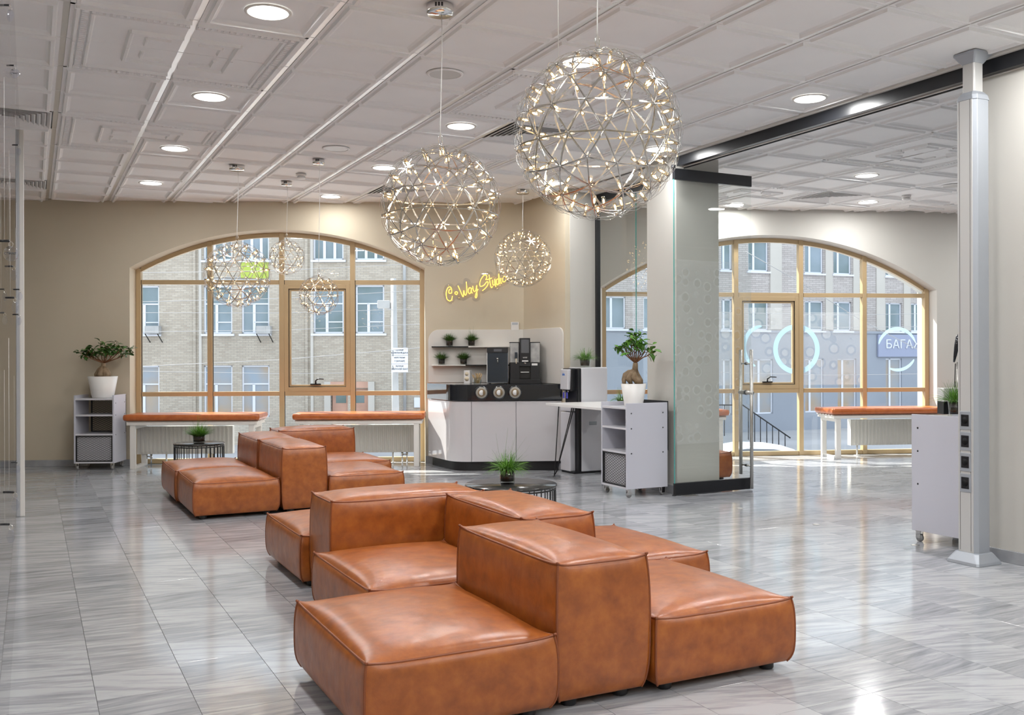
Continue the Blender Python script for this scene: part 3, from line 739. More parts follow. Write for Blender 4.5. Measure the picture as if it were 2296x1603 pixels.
def ficus(label, loc, rotz, scale, tall, seed, m_leaf, nleaf, spreadx, hgt, potr=.155, poth=.24, arch_root=False):
    t = thing('bonsai_ficus', label, 'plant', loc, rotz); rnd = random.Random(seed); s = scale
    mb = B(); mb.lathe([(potr * .70, 0), (potr * .73, .008), (potr, poth), (potr * .955, poth), (potr * .93, poth - .03), (.001, poth - .03)], n=40, caps=False)
    mb.add([(potr*.7*math.cos(2*PI*k/40), potr*.7*math.sin(2*PI*k/40), 0) for k in range(40)], [tuple(range(40))], False); mb.build('pot', M_pot, t)
    B().lathe([(potr * .93, poth - .03), (potr * .90, poth - .012), (.001, poth - .004)], n=32, caps=False).build('soil', M_moss, t)
    z = poth - .015; mb = B()
    if not arch_root:
        for q in range(6):
            a = q * PI / 3 + .3; mb.tube([(.060*math.cos(a), .055*math.sin(a), z - .01), (.055*math.cos(a), .050*math.sin(a), z + .03), (.030*math.cos(a), .028*math.sin(a), z + .085), (.01*math.cos(a), .01*math.sin(a), z + .125)], [.028, .040, .034, .018], 10)
        top = Vector((.01, 0, z + .165)); mb.tube([(0, 0, z + .06), (.004, 0, z + .12), tuple(top)], [.04, .026, .022], 10)
    else:
        mb.tube([(-.085, 0, z - .01), (-.088, 0, z + .05), (-.075, 0, z + .095), (-.04, 0, z + .12), (.0, 0, z + .12)], [.014, .022, .025, .024, .02], 10)
        mb.tube([(-.02, -.01, z), (-.045, -.01, z + .06), (-.02, 0, z + .11), (.015, 0, z + .14)], [.012, .034, .036, .024], 10)
        mb.tube([(.06, -.02, z - .01), (.035, -.03, z + .04), (.0, -.02, z + .08), (.01, 0, z + .13)], [.020, .036, .036, .024], 10)
        mb.tube([(.075, .02, z - .01), (.065, .02, z + .04), (.03, .01, z + .10), (.02, 0, z + .14)], [.014, .026, .026, .02], 10)
        top = Vector((.018, 0, z + .205)); mb.tube([(.012, 0, z + .12), tuple(top)], [.030, .022], 10)
    mb.build('trunk', M_bark, t)
    mb = B(); tips = []
    nb = 9 if not arch_root else 10
    for q in range(nb):
        f = (q + .5) / nb * 2 - 1; yy = rnd.uniform(-.09, .09)
        end = top + Vector((f * spreadx, yy, hgt * (1 - .55 * abs(f) ** 1.5) * rnd.uniform(.75, 1.05)))
        m1 = top + Vector((f * spreadx * .45, yy * .4, hgt * .18)); m2 = top + Vector((f * spreadx * .8, yy * .8, (end - top).z * .6))
        mb.tube([top, m1, m2, end], [.009, .006, .0035, .002], 6); tips += [(end, 1), (m2 * .3 + end * .7, .8)] + ([] if arch_root else [(m2, .6)])
        for _ in range(2):
            b_ = m1.lerp(m2, rnd.uniform(.2, 1)); e2 = b_ + Vector((rnd.uniform(-.07, .09) + f * .05, rnd.uniform(-.08, .08), rnd.uniform(.03, .10))); mb.tube([b_, b_.lerp(e2, .5) + Vector((0, 0, .01)), e2], [.004, .003, .0015], 5); tips += [(e2, .9)]
    mb.build('branches', M_twig, t)
    L = .026; mb = B(); vs = []
    prof = [(0, 0), (.25, .34), (.5, .46), (.75, .36), (1, 0)]
    for x, w in prof: vs += [(x * L * 2, -w * L, .006 * math.sin(PI * x)), (x * L * 2, 0, .006 * math.sin(PI * x) - .003), (x * L * 2, w * L, .006 * math.sin(PI * x))]
    mb.add(vs, [(3*k+q, 3*k+3+q, 3*k+4+q, 3*k+1+q) for k in range(4) for q in (0, 1)], True)
    pr = mb.build('leaf', m_leaf, t)
    for n_ in range(nleaf):
        p, wt = rnd.choice(tips); p = p + Vector([rnd.uniform(-.026, .026) for _ in range(3)]); a = rnd.uniform(0, 2 * PI); k = rnd.uniform(.95, 1.6)
        M = Matrix.Translation(p) @ Matrix.Rotation(a, 4, 'Z') @ Matrix.Rotation(rnd.uniform(-.5, 1.0), 4, 'Y') @ Matrix.Rotation(rnd.uniform(-.7, .7), 4, 'X') @ Matrix.Diagonal((k, k, k, 1))
        if n_ == 0: pr.matrix_local = M
        else: dupe(pr, t, None, M)
    return t

# ------------------------------------------------------------------ trolley carts
def cart(label, loc, rotz, w=.42, d=.44, h=.835, doors=True, back='mesh', group=None):
    # local: front faces -y, x 0..w, y 0..d ; origin at front left corner
    t = thing('shelf_cart', label, 'cart', loc, rotz, group); zb = .075; th = .018
    for x in (0, w - th): bx('side_panel', M_side, t, x, x + th, 0, d, zb, h, .0015)
    ys = [('bottom_board', zb), ('shelf', .385), ('shelf', .60), ('top_board', h - .055)]
    for nme, z in ys: bx(nme, M_lam, t, th, w - th, .002, d - .01, z, z + th, .001)
    pr = None
    for x in (-.0015, w - .0005):
        for y in (.05, d - .05):
            for z in (h - .09, .61, .39):
                if pr is None:
                    m_ = B(); m_.tube([(0, 0, 0), (.002, 0, 0)], .0065, 10); pr = m_.build('screw_cap', M_black, t, loc=(x, y, z))
                else: dupe(pr, t, (x, y, z))
    def grid(x0, x1, z0, z1, y, name):
        g = B(); f = .012
        for q in ((x0, x1, z1 - f, z1), (x0, x1, z0, z0 + f), (x0, x0 + f, z0, z1), (x1 - f, x1, z0, z1)): g.box(q[0], q[1], y - .008, y + .008, q[2], q[3])
        fr = g.build(name, M_blackm, t, .001)
        m_ = B(); px_, pz = .0475, .0235; nx = int((x1 - x0) / px_ + .5); nz = int((z1 - z0) / pz + .5); ax, az = (x1 - x0) / nx, (z1 - z0) / nz
        for i in range(nx):
            for j in range(nz):
                X, Z = x0 + i * ax, z0 + j * az
                for s_ in ((0, .5, .5, 1), (.5, 1, 1, .5), (1, .5, .5, 0), (.5, 0, 0, .5)):
                    m_.bar((X + s_[0] * ax, y, Z + s_[1] * az), (X + s_[2] * ax, y, Z + s_[3] * az), .0026, .002, (0, 1, 0))
        tag(m_.build('expanded_mesh', M_blackm, fr), kind='stuff')
    if doors: grid(th, w - th, zb + th, .385, .010, 'mesh_door'); bx('inner_front_board', M_lam, t, th, w - th, .020, .030, zb + th, .385)
    if back == 'mesh': grid(th + .03, w, .40, h - .01, d - .008, 'mesh_back')
    if back == 'panel': bx('back_rail', M_blackm, t, 0.01, w - .002, d, d + .012, .40, h + .012)
    for x in (.03, w - .03):
        for y in (.035, d - .04):
            c = B(); c.box(x - .018, x + .018, y - .018, y + .018, .068, zb); c.box(x - .015, x - .011, y - .016, y + .02, .022, .07); c.box(x + .011, x + .015, y - .016, y + .02, .022, .07)
            k = c.build('caster', M_chrome, t); m_ = B(); m_.tube([(x - .010, y + .006, .024), (x + .010, y + .006, .024)], .024, 16); m_.build('wheel', M_wheel, k)
    return t
M_wheel = mat('grey_wheel', (.30, .30, .30), .5)
pc = un(173, 1055.5, 0)
cl = cart('white shelf cart with black mesh carrying a bonsai, left of the left bench', (.425, 11.665, 0), A1, .44, .385, .835, back='mesh')
cm = cart('white shelf cart with black mesh door carrying a bonsai beside the column', (4.689, 7.455, 0), -PI / 2, .42, .44, .835, back='panel')
cr_ = cart('plain white cart side partly hidden by the grey service pole', (5.73, 4.52, 0), PI, .42, .42, .855, back='panel')
def loc_on(o, x, y, z):
    c, s = math.cos(o.rotation_euler.z), math.sin(o.rotation_euler.z)
    return (o.location.x + x * c - y * s, o.location.y + x * s + y * c, z)
ficus('wide bonsai ficus in a white pot on the left cart by the arched window', loc_on(cl, .245, .20, .798), A1 + .06, 1, False, 5, M_leaf, 230, .30, .25, potr=.160, poth=.245)
ficus('upright bonsai ficus with arched roots in a white pot on the middle cart', loc_on(cm, .235, .20, .798), -YAW, 1, True, 8, M_leafl, 150, .155, .265, potr=.115, poth=.205, arch_root=True)
grass_plant('trailing green plant peeking out behind the middle cart white pot', (5.02, 7.62, .767), .045, .08, 160, .13, 1.3, .5, M_grass, .002, seed=9)
q = hit(2143, 925, (0, 4.36), (0, 1))
grass_plant('green grassy plant in a glass pot on the cart behind the grey pole', (5.44, 4.27, .855), .055, .11, 330, .15, 1.1, .35, M_grass, .0022, seed=12)

# ------------------------------------------------------------------ desk with hairpin leg
ds = thing('narrow_desk', 'thin white desk top on a black hairpin leg behind the middle cart', 'desk', (4.80, 7.50, 0))
bx('desk_top', M_plastic, ds, 0, .76, 0, 1.215, .742, .767, .002)
mb = B(); fx_, fy = .075, 1.17
foot = Vector((fx_, fy, .012))
for dx, dy in ((.015, -.075), (.13, -.16), (.19, -.10)):
    mb.tube([(fx_ + dx, fy + dy, .742), (fx_ + dx * .12, fy + dy * .12, .05), tuple(foot)], .0055, 8)
mb.cyl((fx_, fy, 0), .006, .0, .02, 10); mb.cyl((fx_, fy, 0), .014, 0, .003, 12); mb.build('hairpin_leg', M_blackm, ds)
mb = B()
for dx, dy in ((.0, -.10), (.13, -.16), (.19, -.10)):
    mb.tube([(.62 + dx * .4, fy + dy, .742), (.66, fy, .012)], .0055, 8)
mb.cyl((.66, fy, 0), .012, 0, .02, 10); mb.build('hairpin_leg', M_blackm, ds)

# ------------------------------------------------------------------ window benches
def bench(label, P, A, w, d=.44, top=.525, ct=.075, flip=False):
    t = thing('window_bench', label, 'bench', P, A)
    bx('seat_frame', M_white, t, 0.01, w - .01, 0, d, top - .035, top, .003)
    pr = None
    for k in range(6):
        y = .02 + k * (d - .06) / 5
        B().box(.0, w, y, y + .045, top - .002, top + .012).build('slat', M_white, t, .002)
    for x in (.045, w - .105):
        mb = B(); mb.box(x, x + .06, .01, .05, .0, top - .035); mb.box(x, x + .06, d - .05, d - .01, 0, top - .035); mb.box(x, x + .06, .05, d - .05, 0, .028); mb.box(x, x + .06, .05, d - .05, top - .075, top - .035)
        mb.build('leg_frame', M_white, t, .002)
    return t
def cushion_on(label, t, w, d=.46, z0=.543, ct=.068):
    c = t.location; A = t.rotation_euler.z; x, y, _ = loc_on(t, w / 2, d / 2 - .015, 0)
    o = thing('bench_cushion', label, 'cushion', (x, y, 0), A)
    mb, P = cushion_mesh(w + .02, d, z0, z0 + ct, .006, .012, .001, N=10, e=.5, bot=.006); mb.build('leather_cover', M_cush, o)
    T = [-1 + 2 * k / 12 for k in range(13)]; mb = B()
    for zz in (1, -1):
        for yv in (-1, 1): mb.tube([P(xx, yv, zz * .93, 0, yv, 0) for xx in T], .0022, 5)
        for xv in (-1, 1): mb.tube([P(xv, yy, zz * .93, xv, 0, 0) for yy in T], .0022, 5)
    mb.build('seam', M_cush, o)
    return o
def bplace(px, py, P, n): return hit(px, py, P, n)
# front lines of the benches, parallel to the walls
B1l = hit(281, 900, P1 - n1 * .34, n1); B1r = hit(578, 900, P1 - n1 * .34, n1); B2l = hit(660, 900, P1 - n1 * .34, n1); B2r = hit(948, 900, P1 - n1 * .34, n1)
def bnch(l, r, A, lab, clab, **k):
    w = (Vector((r.x, r.y)) - Vector((l.x, l.y))).length; t = bench(lab, (l.x, l.y, 0), A, w, **k); cushion_on(clab, t, w); return t
bnch(B1l, B1r, A1, 'white window bench at the left half of the left arched window', 'long orange leather cushion on the leftmost window bench')
bnch(B2l, B2r, A1, 'white window bench at the right half of the left arched window, beside the counter', 'long orange leather cushion on the bench beside the coffee counter')
O3 = P3 - n3 * .36
B3l = hit(1868, 900, O3, n3); B3r = B3l + w3 * 1.5; B4r = hit(1630, 900, O3, n3); B4l = B4r - w3 * 1.5
bnch(B3l, B3r, A3, 'white window bench at the right end of the right arched window', 'long orange leather cushion on the rightmost window bench')
bnch(B4l, B4r, A3, 'white window bench mostly hidden behind the square column', 'orange leather cushion on the bench behind the column')

def radiator(label, P, A, w, z0=.115, z1_=.45, leg_x=.32, valve_side=1):
    t = thing('radiator', label, 'radiator', P, A)
    mb = B(); n = int(w / .048); x0 = .03; st = (w - .06) / n
    vs = []; prof = []
    for k in range(n): 
        a = x0 + k * st; prof += [(a, 0), (a + st * .16, 0), (a + st * .30, -.009), (a + st * .70, -.009), (a + st * .84, 0)]
    prof = [(0, 0)] + prof + [(w, 0)]
    for zz in (z0, z0 + .03): 
        for x, y in prof: vs.append((x, y if zz > z0 + .01 else 0, zz))
    for zz in (z1_ - .03, z1_):
        for x, y in prof: vs.append((x, y if zz < z1_ - .01 else 0, zz))
    m = len(prof)
    mb.add(vs, [(r * m + k, r * m + k + 1, (r + 1) * m + k + 1, (r + 1) * m + k) for r in range(3) for k in range(m - 1)], False)
    mb.build('ribbed_panel', M_rad, t)
    bx('side_cover', M_rad, t, -.004, .0, -.004, .085, z0, z1_, .001); bx('side_cover', M_rad, t, w, w + .004, -.004, .085, z0, z1_, .001)
    bx('top_grille', M_rad, t, 0, w, 0, .085, z1_ - .006, z1_ + .002, .001); bx('rear_panel', M_rad, t, 0, w, .075, .085, z0, z1_)
    for x in (leg_x, w - .25):
        mb = B(); mb.tube([(x, .04, 0), (x, .04, z0 + .01)], .010, 10); mb.box(x - .03, x + .03, .015, .065, 0, .006); mb.build('floor_leg', M_white, t)
    xv = .09 if valve_side < 0 else w - .14
    mb = B()
    for k in (0, .055):
        mb.tube([(xv + k, .04, .0), (xv + k, .04, z0)], .008, 10); mb.tube([(xv + k, .04, z0 - .055), (xv + k, .04, z0 - .005)], .014, 10)
    mb.tube([(xv, .04, z0 - .03), (xv + .055, .04, z0 - .03)], .009, 10); mb.build('valves', M_chrome, t)
    return t
RZ = n1 * .035
for px0, px1, lab, vs_ in ((308, 521, 'ribbed white radiator under the leftmost window bench', -1), (727, 928, 'ribbed white radiator under the bench beside the coffee counter', 1)):
    a, b = hit(px0, 950, P1 + RZ, n1), hit(px1, 950, P1 + RZ, n1); radiator(lab, (a.x, a.y, 0), A1, (b - a).xy.length, z0=.128, valve_side=vs_)
a = hit(1908, 950, P3 - n3 * .02, n3); radiator('ribbed white radiator under the rightmost window bench', (a.x, a.y, 0), A3, 1.15, z0=.13, leg_x=.10)

# ------------------------------------------------------------------ coffee counter
def cw(X, Y): return (X * cy_ + Y * sy_, -X * sy_ + Y * cy_)        # viewer-frame metres to room metres
A_, Bp, C_, D_ = cw(-.975, 11.04), cw(-.735, 10.57), cw(-.445, 10.40), cw(.545, 10.46)
cn = thing('coffee_counter', 'glossy white corner coffee counter with black top band and three cup dispensers', 'counter', (C_[0], C_[1], 0), math.atan2(D_[1] - C_[1], D_[0] - C_[0]))
ang = cn.rotation_euler.z; ca, sa = math.cos(ang), math.sin(ang)
def L2(p): dx, dy = p[0] - C_[0], p[1] - C_[1]; return (dx * ca + dy * sa, -dx * sa + dy * ca)
a_, b_, c_, d_ = L2(A_), L2(Bp), (0, 0), L2(D_)
wallR = L2((5.205, 9.94)); wl = L2((P1.x + 5.78 * w1.x, v1(P1.x + 5.78 * w1.x) - .01)); d2_ = L2((5.205, D_[1] + .02))
def bez(p, q, r, n=10): return [tuple((1-t)**2 * p[i] + 2*t*(1-t)*q[i] + t*t*r[i] for i in (0, 1)) for t in [k / n for k in range(n + 1)]]
ctrl = (b_[0] + (b_[0] - a_[0]) * .24, b_[1] + (b_[1] - a_[1]) * .24)
ctrl = ((ctrl[0]), max(min(ctrl[1], .02), -.02))
curve = bez(b_, (ctrl[0] + .02, .0), c_)
back = [d2_, wallR, wl]
def outl(off):
    pts = [a_] + curve + [d_]; res = []
    for i, p in enumerate(pts):
        q0, q1 = pts[max(i - 1, 0)], pts[min(i + 1, len(pts) - 1)]; t = Vector((q1[0] - q0[0], q1[1] - q0[1])).normalized(); n_ = Vector((t.y, -t.x)); res.append((p[0] + n_.x * off, p[1] + n_.y * off))
    return res
B().prism(outl(-.025) + back, .10, .765).build('carcass', M_lam, cn)
B().prism(outl(-.055) + back, 0, .10).build('plinth', M_blackm, cn)
B().prism(outl(.012) + back, .770, .948).build('black_top_band', M_blackg, cn, .004)
def door_strip(pts, name):
    mb = B(); vs = []; n = len(pts)
    for p in pts: vs += [(p[0], p[1], .105), (p[0], p[1], .762)]
    ins = []
    for i, p in enumerate(pts):
        q0, q1 = pts[max(i - 1, 0)], pts[min(i + 1, n - 1)]; t = Vector((q1[0] - q0[0], q1[1] - q0[1])).normalized(); ins.append((p[0] - t.y * .02, p[1] + t.x * .02))
    for p in ins: vs += [(p[0], p[1], .105), (p[0], p[1], .762)]
    fs = [(2*i, 2*i+2, 2*i+3, 2*i+1) for i in range(n-1)] + [(2*n+2*i, 2*n+2*i+1, 2*n+2*i+3, 2*n+2*i+2) for i in range(n-1)]
    fs += [(2*i+1, 2*i+3, 2*n+2*i+3, 2*n+2*i+1) for i in range(n-1)] + [(0, 1, 2*n+1, 2*n), (2*n-2, 4*n-2, 4*n-1, 2*n-1)]
    mb.add(vs, fs, n > 3 and False); o = mb.build(name, M_lamg, cn)
    if n > 3:
        for f in o.data.polygons: f.use_smooth = True
        o.data.set_sharp_from_angle(angle=.7)
    return o
g = .003
dv = Vector(b_) - Vector(a_); dvn = dv.normalized() * g
door_strip([a_, (b_[0] - dvn.x, b_[1] - dvn.y)], 'side_door')
door_strip([tuple(Vector(curve[0]) + Vector(dvn))] + curve[1:-1] + [(-g, 0)], 'curved_door')
m1_ = L2((hit(1157, 900, (C_[0], C_[1]), (-sa, ca)).xy)[:])
door_strip([(g, 0), (m1_[0] - g, 0)], 'front_door'); door_strip([(m1_[0] + g, 0), (d_[0], 0)], 'front_door')
M_iris = mat('grey_iris', (.33, .31, .27), .5); M_cupd = mat('brown_cup_rim', (.22, .15, .08), .6)
for px in (1079.5, 1118.5, 1154.5):
    p = hit(px, 881, (C_[0] + .0, C_[1]), (-sa, ca)); x, y = L2((p.x, p.y)); z = .860
    d_obj = B()
    for (r0, r1, y0, y1) in ((.078, .070, -.030, -.014),):
        d_obj.tube([(x, -.013, z), (x, -.036, z)], [.078, .076], 40)
    rr = d_obj.build('dispenser_ring', M_blackg, cn, .003)
    m_ = B(); m_.tube([(x, -.036, z), (x, -.038, z)], [.062, .060], 36); m_.build('iris_ring', M_iris, rr)
    m_ = B(); m_.tube([(x, -.038, z), (x, -.041, z)], [.042, .040], 30); m_.build('cup_rim', M_cupd, rr)
    m_ = B(); m_.tube([(x, -.041, z), (x + .002, -.046, z)], [.030, .028], 30); m_.build('paper_cup', M_plastic, rr)
# splashback on both walls, with rounded upper corners
HS = 1.573
sb = thing('splashback', 'white splashback with rounded corners wrapping the nook wall behind the coffee machines', 'panel', (P1.x + w1.x * 4.6, v1(P1.x + w1.x * 4.6), 0), A1)
x0 = s1(960, -.02) - 4.6; x1 = (5.213 - P1.x) / w1.x - 4.6
def rpanel(xa, xb, z0, z1_, r, side):
    pts = [(xa, z0), (xb, z0)]
    if side == 'l': pts += [(xb, z1_)] + [(xa + r - r * math.sin(t), z1_ - r + r * math.cos(t)) for t in [PI / 2 * k / 8 for k in range(9)]]
    else: pts += [(xb - r + r * math.cos(t), z1_ - r + r * math.sin(t)) for t in [PI / 2 * k / 8 for k in range(9)]] + [(xa, z1_)]
    return pts
def vprism(mb, pts, y0, y1):
    n = len(pts); vs = [(x, y0, z) for x, z in pts] + [(x, y1, z) for x, z in pts]
    return mb.add(vs, [tuple(range(n)), tuple(range(n, 2*n))[::-1]] + [(i, n+i, n+(i+1) % n, (i+1) % n) for i in range(n)], False)
M_splash = mat('cream_white_splash', (.72, .70, .665), .4)
vprism(B(), rpanel(x0, x1, .95, HS, .13, 'l'), -.02, -.001).build('rear_panel', M_splash, sb, .003)
e1 = hit(1261.5, 800, (5.195, 0), (1, 0)); 
o = vprism(B(), [(v, z) for v, z in rpanel(0, (v1(5.21)) - e1.y, .95, HS, .09, 'r')], 0, .018)
sp2 = o.build('side_panel', M_splash, sb, .003)
M_l = (Matrix.Translation(sb.location) @ Matrix.Rotation(A1, 4, 'Z')).inverted()
sp2.matrix_local = M_l @ Matrix.Translation((5.196, v1(5.21), 0)) @ Matrix.Rotation(-PI / 2, 4, 'Z')
sw = lambda px, py, off=-.02: hit(px, py, P1 + n1 * off, n1)
def on_wall1(px, py, off): p = sw(px, py, off); return p
def shelf(label, pa, pm, pb, py, black_left):
    a, m_, b = on_wall1(pa, py, -.13), on_wall1(pm, py, -.13), on_wall1(pb, py, -.13)
    t = thing('wall_shelf', label, 'shelf', (a.x, a.y, a.z), A1); wa, wb = (m_ - a).xy.length, (b - a).xy.length
    bx('board', M_blackg if black_left else M_white, t, 0, wa, 0, .108, -.012, 0, .001); bx('board', M_white if black_left else M_blackg, t, wa, wb, 0, .108, -.012, 0, .001)
    return t
sh1 = shelf('upper wall shelf behind the counter, black left half and white right half', 967.5, 1050, 1142, 776.5, True)
sh2 = shelf('lower wall shelf behind the counter, white left half and black right half', 968, 1044, 1142, 818, False)
for px, sh, lab, sd, mm in ((1007.5, sh1, 'small dark-green potted plant on the upper shelf, left one', 21, M_grassd), (1057, sh1, 'small spiky potted plant on the upper shelf, right one', 22, M_grassd),
                        (989.5, sh2, 'small dark-green potted plant on the lower shelf, left one', 23, M_grassd), (1039, sh2, 'small dark-green potted plant on the lower shelf, right one', 24, M_grassd)):
    p = on_wall1(px, 700, -.075)
    grass_plant(lab, (p.x, p.y, sh.location.z), .047, .085, 420, .085, 1.1, .10, mm, .0024, group='small potted plants on the wall shelves', seed=sd, upright=3 if sd != 22 else 16)
CT = .948
# items standing on the counter
def front(px, Y): X = (px - 1148) / FOC * Y; return cw(X, Y)
p = front(1092, 10.66)
mf = thing('milk_cooler', 'black glossy countertop milk cooler left of the coffee machine', 'cooler', (*p, CT), -YAW + .03)
bx('cabinet', M_alup, mf, 0, .235, .012, .38, .01, .405, .003); bx('glass_door', M_darkblue, mf, .004, .231, .0, .012, .02, .345, .002); bx('door_frame', M_alul, mf, -.004, .004, -.002, .014, .015, .35)
bx('control_head', M_blackm, mf, 0, .235, -.004, .012, .348, .405, .002)
bx('display', M_screen, mf, .075, .165, -.0055, -.004, .362, .39)
mb = B(); mb.tube([(.118, 0, .28), (.118, -.012, .28)], .011, 14); mb.tube([(.120, -.008, .27), (.120, -.008, .225)], .004, 8); mb.build('key_lock', M_chrome, mf)
for x in (.03, .205): bx('foot', M_black, mf, x - .015, x + .015, .03, .06, 0, .01)
p = front(1143, 10.64)
cf = thing('coffee_machine', 'large black automatic coffee machine with touch screen and clear bean hoppers', 'coffee machine', (*p, CT), -YAW + .03)
bx('drip_tray_base', M_blackm, cf, .0, .345, -.03, .42, 0, .052, .003); bx('body', M_blackm, cf, .004, .335, .05, .42, .05, .235, .003)
bx('left_cheek', M_blackm, cf, .004, .108, .0, .05, .05, .235, .003); bx('right_cheek', M_blackm, cf, .232, .335, .0, .05, .05, .235, .003); bx('cup_niche', M_black, cf, .108, .232, .035, .06, .06, .20)
bx('spout_block', M_blackm, cf, .105, .235, -.012, .05, .195, .24, .004); bx('milk_spout', M_alul, cf, .12, .215, -.02, .0, .125, .135, .002)
mb = B(); mb.tube([(.17, -.016, .232), (.17, -.005, .232)], .012, 16); mb.build('round_badge', M_chrome, cf)
M_hop = mat('clear_grey_hopper', (.50, .50, .49), .12, col2=(.33, .33, .33), scale=16)
bx('left_hopper', M_hop, cf, .004, .104, .02, .34, .237, .46, .006); bx('right_hopper', M_hop, cf, .232, .338, .02, .34, .237, .46, .006)
bx('hopper_lid', M_blackm, cf, .002, .106, .018, .342, .46, .468, .001); bx('hopper_lid', M_blackm, cf, .230, .340, .018, .342, .46, .468, .001)
bx('screen_tower', M_black, cf, .110, .228, -.012, .30, .24, .512, .004); bx('touch_screen', M_screen, cf, .127, .214, -.0145, -.012, .345, .495)
text_mesh('brand_letters', 'WMF', .022, M_plastic, cf, (.170, -.014, .292)); bx('outlet', M_plastic, cf, .135, .207, -.022, -.012, .247, .262, .004)
mb = B(); mb.box(.055, .085, -.03, .02, .285, .352); mb.k = 1; mb.tube([(.070, -.022, .285), (.072, -.022, .225)], .006, 10); mb.build('steam_handle', [M_darkblue, M_cup], cf)
bx('menu_card', M_plastic, cf, .245, .31, -.002, .0, .205, .228)
p = front(1040, 10.80)
cb = thing('cup_box', 'small white box with round emblem on the counter left of the milk cooler', 'box', (*p, CT), -YAW - .2)
bx('carton', M_plastic, cb, 0, .07, 0, .10, 0, .15, .002)
mb = B()
for zz, r in ((.11, .022), (.055, .026)): mb.tube([(.034, -.001, zz), (.034, .002, zz)], r, 24)
mb.build('round_print', M_cup, cb)
mb = B(); p = front(1070, 10.60)
jr = thing('stick_jar', 'glass jar filled with wooden stirring sticks on the counter', 'jar', (*p, CT), 0)
B().lathe([(.036, 0), (.045, .01), (.048, .045), (.040, .062), (.042, .075), (.036, .075), (.034, .062), (.042, .045), (.038, .012), (.001, .008)], n=20, caps=False).build('glass_jar', M_potg, jr)
rnd = random.Random(4); mb = B()
for k in range(26):
    a = rnd.uniform(0, 2 * PI); r1 = rnd.uniform(.0, .028); a2 = a + rnd.uniform(-.5, .5) + PI * (rnd.random() < .2); r2 = rnd.uniform(.03, .075)
    mb.bar((r1 * math.cos(a), r1 * math.sin(a), .008), (r2 * math.cos(a2), r2 * math.sin(a2), rnd.uniform(.10, .125)), .006, .0015)
mb.build('stirring_sticks', M_wood, jr)
# thermostat
p = sw(1154.5, 730.5, -.01); th_ = thing('thermostat', 'small white wall thermostat above the splashback', 'thermostat', (p.x, p.y, p.z), A1)
bx('housing', M_plastic, th_, -.047, .047, -.012, .009, -.053, .045, .004); bx('lcd', M_alup, th_, -.034, .034, -.0135, -.011, .012, .038)
# water cooler
wc = thing('water_dispenser', 'tall white and black water cooler between counter and middle cart', 'water cooler', (5.20, 9.005, 0), -PI / 2)
W_, D__, H_ = .275, .375, 1.135
bx('white_casing', M_lam, wc, .0, W_, .045, D__, .02, H_, .012, 3); bx('black_front_frame', M_black, wc, .004, W_ - .004, .006, .05, .01, H_ - .01, .012, 3)
bx('lower_front_door', M_lam, wc, .0, W_ * .76, -.06, .01, .02, .655, .012, 3); bx('lower_door_cap', M_lam, wc, .0, W_ * .76, -.06, .012, .662, .71, .012, 3)
bx('recess', M_black, wc, .02, W_ - .02, -.005, .010, .74, .88, .002); bx('drip_tray', M_alup, wc, .02, W_ - .03, -.03, .01, .72, .742, .002)
mb = B(); vprism(mb, [(.02, .895), (W_ * .66, .895), (W_ * .72, 1.115), (.035, 1.115)], -.075, -.035); mb.build('control_panel', M_lam, wc, .010, 3)
bx('panel_backing', M_black, wc, .02, W_ * .78, -.04, .01, .88, 1.125, .01, 3)
M_bluel = mat('blue_print', (.02, .17, .60), .4); M_blueg = mat('violet_blue_lever', (.12, .12, .55), .2)
text_mesh('letters', 'abc', .042, M_bluel, wc, (.105, -.0765, 1.06))
for x in (.055, .125): 
    mb = B(); mb.tube([(x, -.03, .90), (x, -.03, .865)], .010, 10); mb.k = 1; mb.box(x - .014, x + .014, -.05, -.043, .80, .865); mb.k = 0; mb.build('tap', [M_chrome, M_blueg], wc)
bx('grip', M_alup, wc, W_ - .001, W_ + .002, .14, .235, .515, .555, .001)
bx('base', M_black, wc, .006, W_ - .006, -.045, D__ - .01, 0, .022)
grass_plant('green trailing plant in a glass pot on top of the water cooler', (5.37, 8.86, H_), .062, .105, 360, .13, 1.25, .38, M_grass, .0023, seed=31)

# ------------------------------------------------------------------ neon sign
NZ = [[(362,748),(400,742),(404,690),(390,648),(362,636),(330,665),(312,720),(312,790),(328,850),(370,878),(402,858),(416,795)],
      [(365,748),(352,730),(358,695),(382,672)], [(480,716),(504,735),(490,768),(466,758),(458,738),(480,716)],
      [(512,618),(545,690),(598,808),(608,740),(612,700),(630,772),(650,770),(664,700),(655,550)],
      [(742,662),(712,652),(692,678),(690,725),(708,752),(730,735),(745,655),(742,720),(758,744)],
      [(765,622),(772,680),(790,715),(818,695),(835,610),(834,700),(838,780),(824,824),(808,805),(826,740),(856,675)],
      [(988,515),(1006,470),(992,436),(955,440),(905,510),(884,585),(900,628),(955,610),(1005,550),(1030,562),(1015,615),(975,665),(930,702)],
      [(1045,430),(1055,520),(1074,625),(1090,650),(1106,630)], [(1005,515),(1050,500),(1092,485)],
      [(1104,520),(1110,590),(1128,608),(1142,585),(1144,500),(1156,600),(1164,636)],
      [(1196,498),(1172,520),(1172,580),(1190,602),(1210,570),(1212,400),(1222,560),(1234,582)], [(1242,488),(1250,560),(1262,578)],
      [(1302,455),(1278,500),(1284,545),(1310,548),(1334,510),(1325,460),(1302,455)]]
